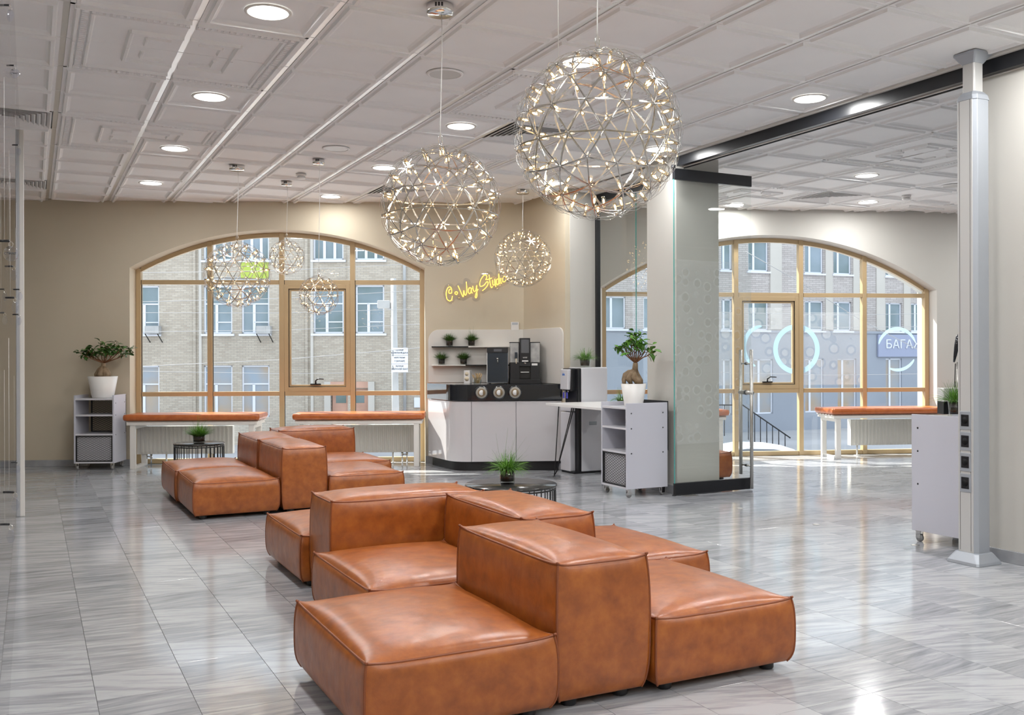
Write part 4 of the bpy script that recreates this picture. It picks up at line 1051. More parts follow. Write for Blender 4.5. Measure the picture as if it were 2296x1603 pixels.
NB = [(255,735),(285,625),(345,582),(410,590),(455,625),(520,568),(590,590),(610,505),(660,485),(718,520),(745,568),(855,560),(875,470),(960,392),(1080,378),(1145,440),(1165,360),(1215,345),(1265,375),(1360,430),(1405,510),(1372,585),(1235,650),(1200,690),(1062,692),(955,752),(895,745),(890,845),(820,886),(760,855),(740,808),(610,876),(545,845),(470,855),(410,928),(345,928),(285,850)]
nzm = lambda x, y, off: hit(960 + x / 7.653, 560 + y / 7.655, P1 + n1 * off, n1)
o0 = nzm(700, 680, -.03); ns = thing('neon_sign', 'yellow script neon sign reading CoWay Studio on the beige wall', 'neon sign', tuple(o0), A1)
MI = (Matrix.Translation(ns.location) @ Matrix.Rotation(A1, 4, 'Z')).inverted()
def smooth_path(pts, n=5):
    res = []; P_ = [pts[0]] + pts + [pts[-1]]
    for i in range(1, len(P_) - 2):
        for k in range(n):
            t = k / n; p0, p1, p2, p3 = P_[i-1], P_[i], P_[i+1], P_[i+2]
            res.append(tuple(.5 * (2*p1[q] + (p2[q]-p0[q])*t + (2*p0[q]-5*p1[q]+4*p2[q]-p3[q])*t*t + (3*p1[q]-p0[q]-3*p2[q]+p3[q])*t**3) for q in (0, 1)))
    return res + [pts[-1]]
for st_ in NZ:
    mb = B(); mb.tube([MI @ nzm(x, y, -.042) for x, y in smooth_path(st_)], .0040, 8); mb.build('neon_stroke', M_neon, ns)
mb = B(); pts = [MI @ nzm(x, y, -.03) for x, y in smooth_path(NB + [NB[0]], 4)[:-1]]
vprism(mb, [(p.x, p.z) for p in pts], -.002, .003); mb.build('acrylic_backing', M_acry, ns)
mb = B()
for x, y in ((350, 605), (1010, 385), (530, 830), (1190, 672)):
    p = MI @ nzm(x, y, -.03); mb.tube([(p.x, .03, p.z), (p.x, -.008, p.z)], .007, 12)
mb.build('stand_off', M_chrome, ns)

# ------------------------------------------------------------------ ceiling fittings
def lamp(name, w, size, parent, loc, col=(1, .995, .985), rot=(0, 0, 0), point=False):
    l = bpy.data.lights.new(name, 'POINT' if point else 'AREA'); l.energy = w; l.color = col
    if point: l.shadow_soft_size = size
    else: l.shape = 'DISK'; l.size = size
    o = bpy.data.objects.new(name, l); COL.objects.link(o); o.parent = parent; o.location = loc; o.rotation_euler = rot; return o
dl0 = None
def downlight(u, v, label, w, vis=True):
    t = thing('downlight', label, 'ceiling light', (u, v, CE), 0, 'round ceiling downlights')
    B().lathe([(.122, 0), (.122, -.004), (.112, -.007), (.106, -.006), (.106, .0)], n=40, caps=False).build('trim_ring', M_white, t)
    B().lathe([(.107, -.0055), (.001, -.0056)], n=40, caps=False).build('diffuser', M_led, t)
    lamp('lamp', w, .20, t, (0, 0, -.012)); return t
names = ['front', 'second', 'third', 'fourth']
for ci, (u, cl_) in enumerate(((1.12, 'left'), (3.03, 'middle'), (4.92, 'right'))):
    for rj, v in enumerate((5.05, 6.87, 8.70, 10.52)):
        if ci == 2 and rj == 3: continue
        downlight(u, v, 'round lit downlight, %s from the camera in the %s row of the main ceiling' % (names[rj] if rj else 'nearest', cl_), LAMP_W * (.45 if rj == 3 else 1) * (.6 if ci == 2 and rj else 1))
    for k_, v in enumerate((3.23, 1.4, -.4, -2.2)): downlight(u, v, 'round ceiling downlight outside the photo, %s row, number %s towards the front wall' % (cl_, ['one', 'two', 'three', 'four'][k_]), LAMP_W)
for k_, v in enumerate((3.2, .6, -2.0)): downlight(-1.6, v, 'round ceiling downlight outside the photo, behind the acrylic panel, %s' % ['far', 'middle', 'near'][k_], LAMP_W)
for u, v, lb in ((7.53, 6.95, 'round lit downlight of the right room, nearest the glass door'), (8.85, 8.15, 'round lit downlight of the right room beside the smoke detector'), (7.54, 8.98, 'round lit downlight of the right room seen through the door glass'),
                 (10.8, 6.95, 'round ceiling downlight of the right room beyond the pole'), (7.53, 4.6, 'round ceiling downlight of the right room, second row'), (10.8, 4.6, 'round ceiling downlight of the right room, far right'), (7.53, 2.0, 'round ceiling downlight of the right room, hidden behind the wall'), (10.8, 2.0, 'round ceiling downlight of the right room, hidden corner')):
    downlight(u, v, lb, ROOM2_W)
for u, v, lb in ((2.38, 5.65, 'round perforated ceiling speaker between the front chandelier cords'), (2.38, 8.09, 'round perforated ceiling speaker near the small chandeliers'), (8.82, 6.96, 'round ceiling speaker in the right room beside the pole')):
    t = thing('ceiling_speaker', lb, 'speaker', (u, v, CE), 0, None)
    B().lathe([(.118, 0), (.118, -.004), (.104, -.008), (.100, -.005), (.100, 0)], n=36, caps=False).build('rim', M_ceil, t)
    B().lathe([(.101, -.004), (.001, -.004)], n=36, caps=False).build('grille', M_alul, t)
for u, v, lb in ((2.40, 9.37, 'small white smoke detector between the small chandeliers'), (8.90, 7.64, 'small white smoke detector in the right room')):
    t = thing('smoke_detector', lb, 'detector', (u, v, CE)); B().lathe([(.052, 0), (.052, -.016), (.046, -.022)][::-1], n=24).build('base', M_plastic, t)
    B().lathe([(.020, -.050), (.040, -.046), (.045, -.036), (.036, -.030), (.036, -.022)], n=24).build('sensor_head', M_plastic, t)
for u, v, lb, s_ in ((U0 - TU / 2, V0 + 4.5 * TV, 'square louvred ceiling vent at left, nearer one', .58), (U0 - TU / 2, V0 + 9.5 * TV, 'square louvred ceiling vent at left, near the back wall', .58),
                 (U0 + 5.5 * TU, V0 + 2.5 * TV, 'square louvred ceiling vent behind the largest chandelier', .58), (U0 + 5.5 * TU, V0 + 7.5 * TV, 'square louvred ceiling vent beyond the second chandelier', .58), (U2 + 3.5 * TU2, V0 + 4.5 * TV, 'square louvred ceiling vent in the right room', .60)):
    t = thing('ceiling_vent', lb, 'vent', (u, v, CE)); bx('plenum', M_gap, t, -s_/2, s_/2, -s_/2, s_/2, .012, .02)
    for k in range(7):
        a = s_ / 2 - k * .036; b_ = a - .006
        mb = B(); vs = []
        for (r, z) in ((a, -.004 if k == 0 else -.008), (a - .006, -.008), (max(a - .030, .004), .010), (max(a - .028, .006), .012)):
            vs += [(-r, -r, z), (r, -r, z), (r, r, z), (-r, r, z)]
        fs = [(4*i+q, 4*i+(q+1) % 4, 4*i+4+(q+1) % 4, 4*i+4+q) for i in range(3) for q in range(4)]
        mb.add(vs, fs, False); mb.build('louvre', M_ceil, t)
for px, py, lb in ((1659, 1140, 'small round steel floor socket cover left of centre'), (1830, 1176, 'small round steel floor socket cover in mid floor'), (2052, 1222, 'small round steel floor socket cover beside the right cart wheel')):
    p = un(px, py, 0); t = B(); t.lathe([(.026, 0), (.026, .002), (.020, .004), (.001, .004)], n=24); tag(t.build('floor_socket_cover', M_steel, None, loc=(p[0], p[1], 0)), lb, 'cover')

# ------------------------------------------------------------------ spherical chandeliers
def geodesic(n):
    g = (1 + 5 ** .5) / 2; V = [Vector(p).normalized() for p in [(-1,g,0),(1,g,0),(-1,-g,0),(1,-g,0),(0,-1,g),(0,1,g),(0,-1,-g),(0,1,-g),(g,0,-1),(g,0,1),(-g,0,-1),(-g,0,1)]]
    F_ = [(0,11,5),(0,5,1),(0,1,7),(0,7,10),(0,10,11),(1,5,9),(5,11,4),(11,10,2),(10,7,6),(7,1,8),(3,9,4),(3,4,2),(3,2,6),(3,6,8),(3,8,9),(4,9,5),(2,4,11),(6,2,10),(8,6,7),(9,8,1)]
    q = V[0].rotation_difference(Vector((0, 0, 1))); V = [q @ v for v in V]
    pts = []; idx = {}; E_ = set()
    def key(p):
        k = tuple(round(c, 4) for c in p)
        if k not in idx: idx[k] = len(pts); pts.append(p)
        return idx[k]
    for a, b, c in F_:
        G_ = {}
        for i in range(n + 1):
            for j in range(n + 1 - i):
                G_[i, j] = key(((V[a] * (n - i - j) + V[b] * i + V[c] * j) / n).normalized())
        for i in range(n + 1):
            for j in range(n + 1 - i):
                for di, dj in ((1, 0), (0, 1), (1, -1)):
                    if (i + di, j + dj) in G_: E_.add(tuple(sorted((G_[i, j], G_[i + di, j + dj]))))
    return pts, sorted(E_)
CH = {}
def sphere_meshes(n):
    if n in CH: return CH[n]
    pts, E_ = geodesic(n); r = .305 if n == 3 else .180; wd = .0056 if n == 3 else .0044
    mb = B(); mb.smooth = False
    for a, b in E_:
        for bul, K in ((0.0, 4), (.034, 5)):
            L_ = []
            for k in range(K + 1):
                t = k / K; d = (pts[a] * (1-t) + pts[b] * t).normalized()
                L_.append(d.normalized() * r * (1 + bul * math.sin(PI * t)))
            vs = []
            tn = (L_[-1] - L_[0]).normalized()
            ww = wd if bul == 0 else wd * .32
            for p in L_:
                nn = p.normalized(); s_ = tn.cross(nn).normalized()
                vs += [p - s_ * ww / 2 - nn * .0005, p + s_ * ww / 2 - nn * .0005, p + s_ * ww / 2 + nn * .0005, p - s_ * ww / 2 + nn * .0005]
            mb.add(vs, [(4*k+q, 4*k+(q+1) % 4, 4*k+4+(q+1) % 4, 4*k+4+q) for k in range(K) for q in range(4)], False)
    for p in pts: mb.ell(tuple(p * r), .0045, .0045, .0045, 6, 4)
    bl = B(); L = .048 if n == 3 else .036
    bl.tube([(0, 0, -.004), (0, 0, -L)], .0072 if n == 3 else .0058, 8); bl.k = 1; bl.ell((0, 0, -L * .62), .0040, .0040, L * .24, 6, 5); bl.k = 2; bl.tube([(0, 0, .0), (0, 0, -.008)], .0074, 6)
    CH[n] = (pts, r, mb, bl, {}); return CH[n]
def chandelier(label, center, canopy_uv, n, grp=None, can_r=.072, cord2=None):
    pts, r, mb, bl, ca_ = sphere_meshes(n)
    t = thing('sphere_chandelier', label, 'chandelier', (center[0], center[1], center[2]), R.uniform(0, 1), 'spherical wire chandeliers')
    if 'cage' not in ca_: ca_['cage'] = mb.build('wire_cage', M_wire, t); tag(ca_['cage'], kind='stuff'); 
    else: dupe(ca_['cage'], t)
    for k, p in enumerate(pts):
        M = Matrix.Translation(p * r) @ p.to_track_quat('Z', 'Y').to_matrix().to_4x4()
        if 'bulb' not in ca_: ca_['bulb'] = bl.build('bulb', [M_tubeg, M_bulb, M_wire], t); ca_['bulb'].matrix_local = M
        else: dupe(ca_['bulb'], t, None, M)
    zt_ = CE - center[2]; m_ = B()
    if canopy_uv is not None:
        inv = (Matrix.Translation(t.location) @ Matrix.Rotation(t.rotation_euler.z, 4, 'Z')).inverted(); c = inv @ Vector((canopy_uv[0], canopy_uv[1], CE))
    else: c = Vector((0, 0, zt_))
    B().lathe([(can_r - .008, -.048), (can_r, -.034), (can_r, 0)], (c.x, c.y, c.z), 32).build('canopy', M_chrome, t)
    m2 = B()
    for k_ in range(3):
        a_ = -PI / 2 - YAW - t.rotation_euler.z + (k_ - 1) * .22; M_ = Matrix.Translation(c + Vector((can_r * math.cos(a_), can_r * math.sin(a_), -.016))) @ Matrix.Rotation(a_, 4, 'Z'); m2.M = M_; m2.box(-.001, .0012, -.005, .005, -.010, .010)
    m2.build('vent_slot', M_black, t)
    m_.tube([(c.x + .01, c.y, c.z - .048), (c.x * .6 + .012, c.y * .6, c.z - .3 * (c.z - r)), (c.x * .2, c.y * .2, r + .12), (0, 0, r + .035)], .0022, 6); m_.build('cord', M_cord, t)
    m_ = B(); m_.tube([(0, 0, r), (0, 0, r + .02)], .008, 10); m_.tube([(.010, 0, r + .02), (.012, 0, r + .05), (0, 0, r + .075), (-.012, 0, r + .05), (-.010, 0, r + .02)], .0016, 6); m_.build('hook', M_chrome, t)
    lamp('glow', CHAND_W * (1 if n == 3 else .4), .22 if n == 3 else .13, t, (0, 0, 0), (1, .76, .48), point=True)
    return t
M_wire = mat('chrome_strip', (.62, .60, .57), .16, metal=1.0)
M_cord = mat('clear_white_cord', (.75, .74, .72), .4)
cY = lambda rp, rr: rr * FOC / rp
big = atY(1340, 303, cY(184, .305)); chb = chandelier('largest spherical chandelier in view, nearest the camera at top right of centre', big, None, 3)
c = Matrix.Rotation(chb.rotation_euler.z, 4, 'Z').inverted() @ Vector((-.06, -.03, 0))
q = atY(1252, 80, 3.62) - big; q = Matrix.Rotation(-chb.rotation_euler.z, 4, 'Z') @ q
mb = B(); mb.tube([(q.x, q.y, CE - big.z), (q.x, q.y, .27)], .0014, 5); mb.build('safety_cord', M_cord, chb)
ch2 = atY(988, 462, 4.93); chandelier('large spherical chandelier left of the largest one, hanging from a chrome canopy', ch2, None, 3)
ch3 = atY(1172, 580, 10.35); chandelier('spherical chandelier hanging over the coffee counter beside the neon sign', ch3, None, 3)
ch4 = atY(532, 616, 9.02); chandelier('largest of the three spherical chandeliers before the left arched window', ch4, None, 3)
ch5 = atY(643, 577, 9.85); chandelier('smallest-looking upper spherical chandelier before the left arched window', ch5, None, 2, can_r=.055)
ch6 = atY(715, 662, 8.75); chandelier('lowest small spherical chandelier before the left arched window', ch6, None, 2, can_r=.055)

# ------------------------------------------------------------------ acrylic display at the left edge
ap = thing('acrylic_display_panel', 'clear acrylic display panel at far left with a pale metal end post', 'panel', (-.075, 0, 0))
M_glassc = glassmat('clear_display_sheet', (.985, .985, .99), .012)
bx('clear_sheet', M_glassc, ap, -.004, .004, 2.2, 8.5, .02, CE - .02)
bx('end_post', M_alup, ap, -.030, -.004, 8.46, 8.54, 0, CE, .003); bx('white_post', M_white, ap, -.004, .030, 8.46, 8.54, 0, CE, .003)
drops = [(23, 35, 14, 0), (33, 165, 11, 1), (42, 340, 9, 0), (24.4, 568.6, 17, 1), (31, 617, 12, 0), (45, 664, 9, 0), (11, 665, 10, 0), (34, 689, 13, 0), (43, 720, 9, 0), (11, 718, 10, 0), (34, 1130, 16, 0), (24, 1202, 16, 0), (40, 1052, 9, 0)]
words = ['high up near the ceiling', 'round, below the topmost drop', 'small, beside the ceiling vent', 'large round lettered disc in the middle', 'just under the large round disc', 'on the right at mid height', 'leftmost at mid height', 'longest of the mid cluster', 'small round, lowest right of the mid cluster', 'lowest left of the mid cluster', 'large drop above the floor', 'lowest drop of all', 'small, just above the skirting']
for (px, py, hh, rd), wd in zip(drops, words):
    Y = .0215 * FOC / hh; p = atY(px, py, Y); up_ = .045
    kt = thing('acrylic_keychain', 'clear acrylic keychain on the left display, ' + wd, 'keychain', tuple(p), -YAW, 'acrylic keychains on the left display')
    mb = B()
    if rd: mb.tube([(0, -.002, 0), (0, .002, 0)], .0215, 28); mb.build('disc', M_acd, kt)
    else: mb.ell((0, 0, 0), .013, .004, .0215, 16, 10); mb.build('drop', M_acd, kt)
    if rd: text_mesh('letters', 'C\u00b0WAY', .010, M_screen, kt, (0, -.0032, 0))
    mb = B(); mb.tube([(0.006*math.cos(a_), 0, .026 + .008 * math.sin(a_)) for a_ in [2*PI*k/12 for k in range(12)]], .0008, 5, closed=True); mb.build('split_ring', M_chrome, kt)
    mb = B(); mb.tube([(-.035, .0, .036), (-.004, 0, .036)], .0038, 8); mb.build('peg', M_black, kt)
    mb = B(); mb.tube([(-.018, 0, .036), (-.018, 0, min(.5, CE - p.z - .01))], .0005, 4); mb.build('thread', M_cord, kt)

# ------------------------------------------------------------------ lamp and box behind the pole
sh = thing('curved_stand_lamp', 'dark curved lamp head on a thin metal stand, half hidden by the grey pole', 'lamp', (5.58, 4.42, .855))
q = lambda px, py: Matrix.Translation((-5.58, -4.42, -.855)) @ hit(px, py, (5.58, 4.42), (sy_, cy_))
a = q(2149, 890); b = q(2147, 812); mb = B(); mb.tube([(a.x, a.y, 0), (b.x, b.y, b.z)], .010, 10); mb.build('stand', M_steel, sh)
pts = [q(2139, 812), q(2142, 795), q(2145, 775), q(2149, 757), q(2156, 745), q(2166, 742)]
mb = B(); mb.tube(pts, [.006, .012, .016, .018, .014, .006], 10); mb.build('curved_head', M_blackg, sh)
pts = [q(2142, 815), q(2141, 850), q(2141, 880)]; mb = B(); mb.tube(pts, .003, 6); mb.build('cable', M_black, sh); B().cyl((a.x, a.y, 0), .05, 0, .012).build('base', M_steel, sh)
p0_ = hit(2116, 900, (5.40, 4.44), (sy_, cy_)); bxo = thing('equipment_box', 'white topped box with black lower half behind the grassy plant by the pole', 'box', (p0_.x, p0_.y + .0, .855), -YAW)
bx('lower_half', M_black, bxo, 0, .12, 0, .10, 0, .085, .003); bx('upper_half', M_plastic, bxo, 0, .12, 0, .10, .085, .175, .003)
mb = B(); mb.tube([(.055, -.005, .13), (.055, .0, .13)], .012, 12); mb.tube([(.055, -.004, .13), (.075, -.006, .125)], .004, 6); mb.build('knob', M_black, bxo)

# ------------------------------------------------------------------ painted ring reflections and dotted film on the right window
M_ringb = M_st = None
def reflmat(name, col, a):
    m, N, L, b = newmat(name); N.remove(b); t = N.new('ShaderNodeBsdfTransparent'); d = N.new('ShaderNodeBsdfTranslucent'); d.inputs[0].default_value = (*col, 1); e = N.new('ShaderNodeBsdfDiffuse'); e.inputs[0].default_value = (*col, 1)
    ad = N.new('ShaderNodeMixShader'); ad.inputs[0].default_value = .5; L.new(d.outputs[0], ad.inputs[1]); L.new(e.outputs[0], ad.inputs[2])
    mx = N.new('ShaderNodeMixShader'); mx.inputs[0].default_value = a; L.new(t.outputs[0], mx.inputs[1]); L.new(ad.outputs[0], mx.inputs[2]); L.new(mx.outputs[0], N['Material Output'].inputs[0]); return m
M_ringb = reflmat('pale_blue_ring_reflection', (.56, .76, .85), .52)
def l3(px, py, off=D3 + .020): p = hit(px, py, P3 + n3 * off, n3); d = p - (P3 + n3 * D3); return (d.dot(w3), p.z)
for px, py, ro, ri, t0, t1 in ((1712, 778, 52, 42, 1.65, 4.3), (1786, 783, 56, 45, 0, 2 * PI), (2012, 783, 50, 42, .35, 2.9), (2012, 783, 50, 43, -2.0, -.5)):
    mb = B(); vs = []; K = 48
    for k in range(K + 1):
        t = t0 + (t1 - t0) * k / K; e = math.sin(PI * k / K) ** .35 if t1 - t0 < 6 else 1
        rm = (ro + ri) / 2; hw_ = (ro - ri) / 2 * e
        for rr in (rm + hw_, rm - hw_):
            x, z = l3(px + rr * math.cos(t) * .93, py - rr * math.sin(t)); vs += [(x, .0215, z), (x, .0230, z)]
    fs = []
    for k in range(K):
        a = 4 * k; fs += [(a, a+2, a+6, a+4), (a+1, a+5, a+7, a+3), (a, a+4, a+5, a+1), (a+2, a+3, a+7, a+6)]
    mb.add(vs, fs, False); mb.build('ring_reflection', M_ringb, win3)  # reflected rings drawn as translucent pale-blue shapes on the panes
M_film2 = dotfilm('window_dot_film', 5.5, .10, .26, 6.0)
for k in (1, 2, 3):
    x0, x1 = ms3[k] + .04, ms3[k + 1] - .04
    if k == 2: x0 += .07; x1 -= .07
    bx('dotted_film', M_film2, win3, x0, x1, .0235, .0245, l3(1800, 863)[1], l3(1800, 690 if k == 2 else 700)[1])

# ------------------------------------------------------------------ outside: street, two buildings, pole, wires, car
GZ = -2.6
st = struct('ground_street', B().box(-60, 90, 14.5, 110, GZ - .2, GZ), M_asph)
def facade(mb, x0, x1, z0, z1, holes, dep):
    xs = sorted({x0, x1} | {h[0] for h in holes} | {h[1] for h in holes}); zs = sorted({z0, z1} | {h[2] for h in holes} | {h[3] for h in holes})
    for i in range(len(xs) - 1):
        for j in range(len(zs) - 1):
            cx, cz = (xs[i] + xs[i+1]) / 2, (zs[j] + zs[j+1]) / 2
            if any(h[0] < cx < h[1] and h[2] < cz < h[3] for h in holes): continue
            mb.add([(xs[i], 0, zs[j]), (xs[i+1], 0, zs[j]), (xs[i+1], 0, zs[j+1]), (xs[i], 0, zs[j+1])], [(0, 1, 2, 3)], False)
    for a, b, c, d in holes:
        mb.add([(a, 0, c), (b, 0, c), (b, 0, d), (a, 0, d), (a, dep, c), (b, dep, c), (b, dep, d), (a, dep, d)], [(0, 4, 5, 1), (1, 5, 6, 2), (2, 6, 7, 3), (3, 7, 4, 0)], False)
    return mb
def far_window(root, a, b, c, d, dep=.18, bars=((.46,), (.62,)), sill=True, pane=None):
    mb = B(); f = .07; y0, y1 = dep - .10, dep - .02
    mb.box(a, a + f, y0, y1, c, d); mb.box(b - f, b, y0, y1, c, d); mb.box(a, b, y0, y1, c, c + f); mb.box(a, b, y0, y1, d - f, d)
    zt_ = c + (d - c) * bars[1][0] if bars[1] else d
    if bars[1]: mb.box(a + f, b - f, y0, y1, zt_ - .03, zt_ + .03)
    for q_ in bars[0]: x = a + (b - a) * q_; mb.box(x - .06, x + .06, y0, y1, c + f, zt_)
    if bars[1] and len(bars[1]) > 1: z = c + (d - c) * bars[1][1]; mb.box(a + (b - a) * bars[0][0], b - f, y0, y1, z - .025, z + .025)
    w = mb.build('window', M_pvc, root)
    B().box(a + f / 2, b - f / 2, dep - .06, dep - .04, c + f / 2, d - f / 2).build('pane', pane or M_pane, w)
    if sill: B().box(a - .10, b + .10, -.10, dep, c - .10, c - .01).build('sill', M_pvc, w)
# building A: parallel to the viewer's frame, 42 m off
YA = 42.0; oa = cw((300 - 1148) / FOC * YA, YA)
bA = thing('brick_building', 'pale yellow brick office building across the street behind the left window', 'building', (*oa, GZ), -YAW)
def fa(px, py): p = atY(px, py, YA); return ((px - 300) / FOC * YA, p.z - GZ)
cols = [(295, 357), (457, 521), (542, 604), (703, 771), (798, 862)]
cols2 = [(-2, 60), (100, 160), (190, 250)]
H_A = []
for c0_, c1_ in cols2 + cols:
    for y0, y1 in ((500, 583), (640, 748)): H_A.append((fa(c0_, y0)[0], fa(c1_, y0)[0], fa(600, y1)[1], fa(600, y0)[1]))
for c0_, c1_ in cols2 + cols[:3]: H_A.append((fa(c0_, 0)[0], fa(c1_, 0)[0], fa(600, 935)[1], fa(600, 819)[1]))
door_h = (fa(742, 0)[0], fa(826, 0)[0], .0, fa(700, 872)[1])
ztop = fa(600, 430)[1] + 3
facade(B(), fa(-60, 0)[0], fa(945, 0)[0], 0, ztop, H_A + [door_h], .25).build('brick_wall', M_brick, bA)
bx('interior_backing', M_gap, bA, fa(-60, 0)[0], fa(945, 0)[0], .26, .5, 0, ztop)
bx('set_back_wing', M_brick, bA, fa(938, 0)[0], fa(1180, 0)[0], 1.5, 5, 0, ztop)
for k, h in enumerate(H_A):
    shop = h[2] < fa(600, 900)[1]
    far_window(bA, *h, bars=((.36, .70) if h[3] > fa(600, 520)[1] else (.44,), () if h[3] > fa(600, 520)[1] else (.62, .24)) if not shop else ((.42,), (.64,)), sill=not shop, pane=M_pane2 if shop else M_pane)
for px in (434, 447, 685, 697, 780):
    x = fa(px, 0)[0]; bx('pilaster_strip', M_stone if px in (447, 697) else M_brick, bA, x, x + .12, -.07, 0, 0, ztop)
bx('lintel_stain', M_concr, bA, fa(457, 0)[0], fa(605, 0)[0], -.01, .0, fa(0, 640)[1], fa(0, 640)[1] + .35)
dd = bx('door_surround', M_stone, bA, fa(728, 0)[0], fa(742, 0)[0], -.15, .05, 0, fa(0, 858)[1]); bx('door_surround', M_stone, bA, fa(826, 0)[0], fa(840, 0)[0], -.15, .05, 0, fa(0, 858)[1])
bx('door_surround', M_door, bA, fa(742, 0)[0], fa(826, 0)[0], -.15, .05, fa(0, 872)[1], fa(0, 858)[1])
for a_, b_x in ((744, 783), (785, 824)):
    x0, x1 = fa(a_, 0)[0], fa(b_x, 0)[0]; d_ = bx('door_leaf', M_door, bA, x0, x1, .10, .16, 0, fa(0, 873)[1]); bx('pane', M_pane, d_, x0 + .16, x1 - .16, .09, .10, fa(0, 906)[1], fa(0, 889)[1])
bx('lime_board', M_lime, bA, fa(541, 0)[0], fa(603, 0)[0], -.05, -.01, fa(0, 626)[1], fa(0, 585)[1])
mb = B(); x = fa(908, 0)[0]; mb.tube([(x, -.12, .2), (x, -.12, ztop)], .07, 8); mb.build('drain_pipe', M_concr, bA)
bx('meter_box', M_pvc, bA, fa(929, 0)[0], fa(942, 0)[0], -.15, 0, fa(0, 916)[1], fa(0, 894)[1])
for px, py, lb in ((324, 731, 'old window air conditioner on the brick facade, left one'), (574, 731, 'old window air conditioner on the brick facade behind the chandeliers')):
    p = atY(px, py + 17, YA - .35); ac = thing('air_conditioner', lb, 'air conditioner', tuple(p), -YAW)
    bx('casing', M_concr, ac, 0, .62, 0, .35, 0, .34, .01); bx('grille', M_concr, ac, .04, .42, -.01, 0, .04, .30)
    mb = B()
    for x in (.02, .56): mb.bar((x, .0, 0), (x + .10, .34, -.38), .03, .03)
    mb.build('bracket', M_blackm, ac)
# building B: turned away to the right
dB = cw(1, .40); dBn = Vector((dB[0], dB[1], 0)).normalized(); AB = math.atan2(dBn.y, dBn.x); nB = Vector((-dBn.y, dBn.x, 0))
PB = Vector((*cw((1650 - 1148) / FOC * 48, 48), GZ))
bB = thing('long_plastered_building', 'long pinkish brick building with blue-grey plastered lower floor behind the right window', 'building', tuple(PB), AB)
def fb(px, py): p = hit(px, py, PB, nB); return ((p - PB).dot(dBn), p.z - GZ)
HB = []
for a_, b_x in ((1290, 1320), (1358, 1403), (1443, 1490), (1530, 1575), (1617, 1641), (1678, 1723), (1805, 1846), (1869, 1909), (1986, 2022), (2043, 2079), (2110, 2140)):
    x0, x1 = fb(a_, 700)[0], fb(b_x, 700)[0]
    HB.append((x0, x1, fb(1700, 740)[1], fb(1700, 672)[1], 2)); HB.append((x0, x1, fb(1700, 608)[1], fb(1700, 540)[1], 3))
for a_, b_x in ((1618, 1641), (1690, 1733), (1805, 1846), (1878, 1920), (1986, 2022)): HB.append((fb(a_, 800)[0], fb(b_x, 800)[0], .9, fb(1700, 805)[1], 1))
xl, xr = fb(1270, 700)[0], fb(2290, 700)[0]; zm = fb(1650, 742)[1]; zt2 = zm + 9
facade(B(), xl, xr, zm, zt2, [h[:4] for h in HB if h[4] > 1], .25).build('brick_wall', M_brick2, bB)
facade(B(), xl, xr, 0, zm, [h[:4] for h in HB if h[4] == 1], .25).build('plastered_wall', M_plaster, bB); bx('string_course', M_plaster, bB, xl, xr, -.06, 0, zm - .08, zm + .04)
bx('interior_backing', M_gap, bB, xl, xr, .26, .5, 0, zt2)
for h in HB: far_window(bB, *h[:4], bars=((.30,), ()), sill=h[4] > 1, pane=M_pane if h[4] > 1 else M_pane2)
for a_, b_x in ((1726, 1752), (1850, 1866), (1912, 1925), (1964, 1983), (2025, 2040)):
    x0, x1 = fb(a_, 600)[0], fb(b_x, 600)[0]; bx('stucco_pier', M_stone, bB, x0, x1, -.05, 0, zm + .1, zt2)
x0, x1 = fb(1966, 780)[0], fb(2085, 780)[0]
M_signb = mat('mauve_sign_board', (.30, .33, .45), .7); bd = bx('sign_board', M_signb, bB, x0, x1, -.12, -.02, fb(1983, 800)[1], fb(1983, 750)[1])
xa = fb(1983, 771)[0]; hL = fb(1983, 761)[1] - fb(1983, 781)[1]
tx = text_mesh('sign_letters', '\u0411\u0410\u0413\u0410\u0416', 1.0, M_pvc, bB, (0, 0, 0), extrude=.02)
xs_ = [v.co.x for v in tx.data.vertices]; ys_ = [v.co.y for v in tx.data.vertices]
kx = (fb(2064, 771)[0] - xa) / max(.01, max(xs_) - min(xs_)); kz = hL / max(.01, max(ys_) - min(ys_))
for v in tx.data.vertices: v.co.x = (v.co.x - min(xs_)) * kx; v.co.y = (v.co.y - min(ys_)) * kz
tx.location = (xa, -.14, fb(1983, 781)[1])
M_wireo = mat('street_wire_grey', (.30, .30, .31), .6)
# street pole with lamp and direction signs
p = atY(885, 800, 26.0); sp = thing('street_pole', 'grey concrete street pole with a lamp head, seen through the left window', 'street pole', (p.x, p.y, GZ), -YAW)
mb = B(); mb.tube([(.05, 0, 0), (-.03, 0, 6.0)], [.115, .075], 14); mb.build('pole', M_concr, sp)
mb = B(); mb.tube([(-.02, 0, 5.15), (-.22, 0, 5.2)], .03, 8); mb.build('arm', M_concr, sp); B().box(-.46, -.12, -.12, .12, 5.18, 5.40).build('lamp_head', M_concr, sp, .03)
p = atY(896, 807, 25.85); sg = thing('direction_sign', 'white three-row street direction sign with Cyrillic lettering on the pole', 'sign', tuple(p), -YAW)
bx('plate', M_pvc, sg, -.225, .225, 0, .02, -.33, .33, .004); bx('divider', M_blackm, sg, -.225, .225, -.003, 0, -.112, -.106); bx('divider', M_blackm, sg, -.225, .225, -.003, 0, .122, .128)
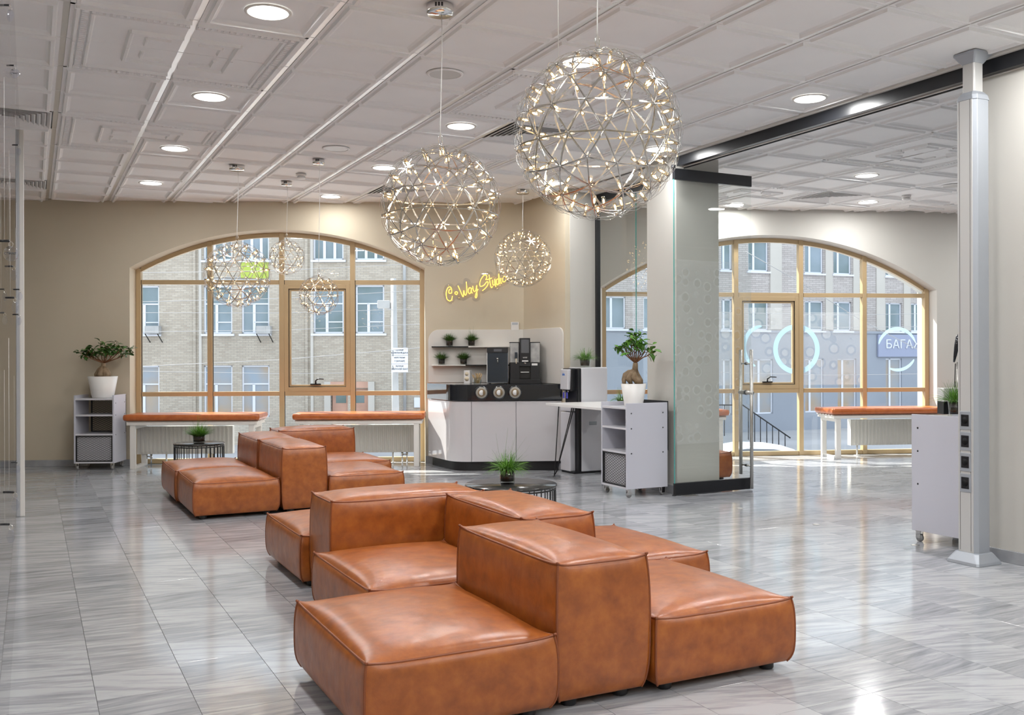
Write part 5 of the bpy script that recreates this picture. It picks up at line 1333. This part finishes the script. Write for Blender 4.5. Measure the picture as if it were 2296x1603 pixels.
for body, z, w in (('\u0432\u0443\u043b\u0438\u0446\u044f', .27, .062), ('\u041a\u041e\u0416\u0423\u041c\u2019\u042f\u0426\u042c\u041a\u0410', .19, .062), ('\u043c\u0430\u0439\u0441\u0442\u0435\u0440\u043d\u044f', .065, .058), ('\u0413\u041e\u041d\u0427\u0410\u0420\u0406', -.035, .065), ('\u0432\u0443\u043b\u0438\u0446\u044f', -.165, .062), ('\u0412\u0415\u0420\u0425\u041d\u0406\u0419 \u0412\u0410\u041b', -.25, .065)):
    text_mesh('sign_text', body, w, M_blackm, sg, (.0, -.005, z), extrude=.002)
mb = B(); mb.bar((-.18, -.004, .10), (-.18, -.004, .26), .012, .004, (0, 1, 0)); mb.bar((-.17, -.004, -.26), (-.19, -.004, -.15), .012, .004, (0, 1, 0)); mb.build('arrow', M_blackm, sg)
k = 0
for (xa_, ya_, xb_, yb_, Y_) in ((300, 612, 960, 590, 24), (300, 677, 960, 650, 23), (300, 701, 960, 692, 25), (300, 744, 960, 726, 24), (300, 822, 960, 778, 20), (300, 832, 960, 834, 27), (1620, 700, 2090, 703, 26), (1620, 727, 2090, 732, 27), (1780, 625, 2090, 800, 16), (1620, 835, 2090, 838, 28)):
    a, b = atY(xa_, ya_, Y_), atY(xb_, yb_, Y_); mid = (a + b) / 2 - Vector((0, 0, .06)); e_ = (b - a) * .35
    mb = B(); mb.tube([a - e_, a, mid, b, b + e_], .0065, 5); o = mb.build('overhead_wire', M_wireo, None)
    k += 1; tag(o, 'thin overhead street wire seen through the %s window, %s' % (('left', ['topmost', 'second from top', 'third from top', 'fourth from top', 'steepest and brightest', 'lowest'][k - 1]) if k < 7 else ('right', ['upper', 'middle', 'slanting down to the right', 'lowest'][k - 7])), 'wire', 'overhead street wires')
# stair railing and white car
YR = 40.0; p = atY(1600, 910, YR); rl = thing('stair_railing', 'thin dark stair railing sloping down outside the right window', 'railing', (p.x, p.y, GZ), -YAW)
def fr_(px, py): a = atY(px, py, YR); return ((px - 1600) / FOC * YR, 0, a.z - GZ)
mb = B(); mb.tube([fr_(1560, 908), fr_(1665, 908), fr_(1772, 982)], .03, 6); mb.build('handrail', M_blackm, rl)
pr = None
for px, py in ((1575, 908), (1600, 908), (1624, 908), (1650, 908), (1678, 917), (1692, 927), (1705, 936), (1719, 945), (1732, 954), (1746, 964), (1760, 974)):
    a = fr_(px, py); mb = B(); mb.tube([(a[0], 0, max(.0, a[2] - 1.3)), a], .02, 6); mb.build('baluster', M_blackm, rl)
p = cw((1600 - 1148) / FOC * 26, 26); car = thing('parked_car', 'white parked car, only its roof showing outside the right window', 'car', (p[0], p[1], GZ), -YAW)
mb = B(); mb.smooth = True
sec = [(-1.4, .55, .80), (-1.2, .80, .86), (-.35, .86, .90), (.1, .86, .92), (1.5, .84, .92), (2.4, .80, .86), (2.9, .62, .80)]
prof_b = [(-1.5, .35), (-1.5, .75), (-1.3, .88), (-.5, .98), (2.6, 1.0), (2.95, .80), (2.95, .35)]
vprism(mb, prof_b, -.85, .85); mb.build('body', M_carw, car, .08, 3)
mb = B(); vprism(mb, [(-.55, .95), (.25, 1.38), (.7, 1.46), (1.5, 1.44), (2.0, 1.36), (2.6, .97)], -.70, .70); cb_ = mb.build('cabin', M_carw, car, .07, 3)
mb = B(); vprism(mb, [(-.30, 1.0), (.32, 1.33), (.75, 1.385), (1.45, 1.37), (1.85, 1.30), (2.3, 1.0)], -.715, .715); mb.build('side_windows', M_screen, car)
for x in (-.9, 2.1):
    for y in (-.78, .78): mb = B(); mb.tube([(x, y - .09, .32), (x, y + .09, .32)], .32, 20); mb.build('wheel', M_black, car)
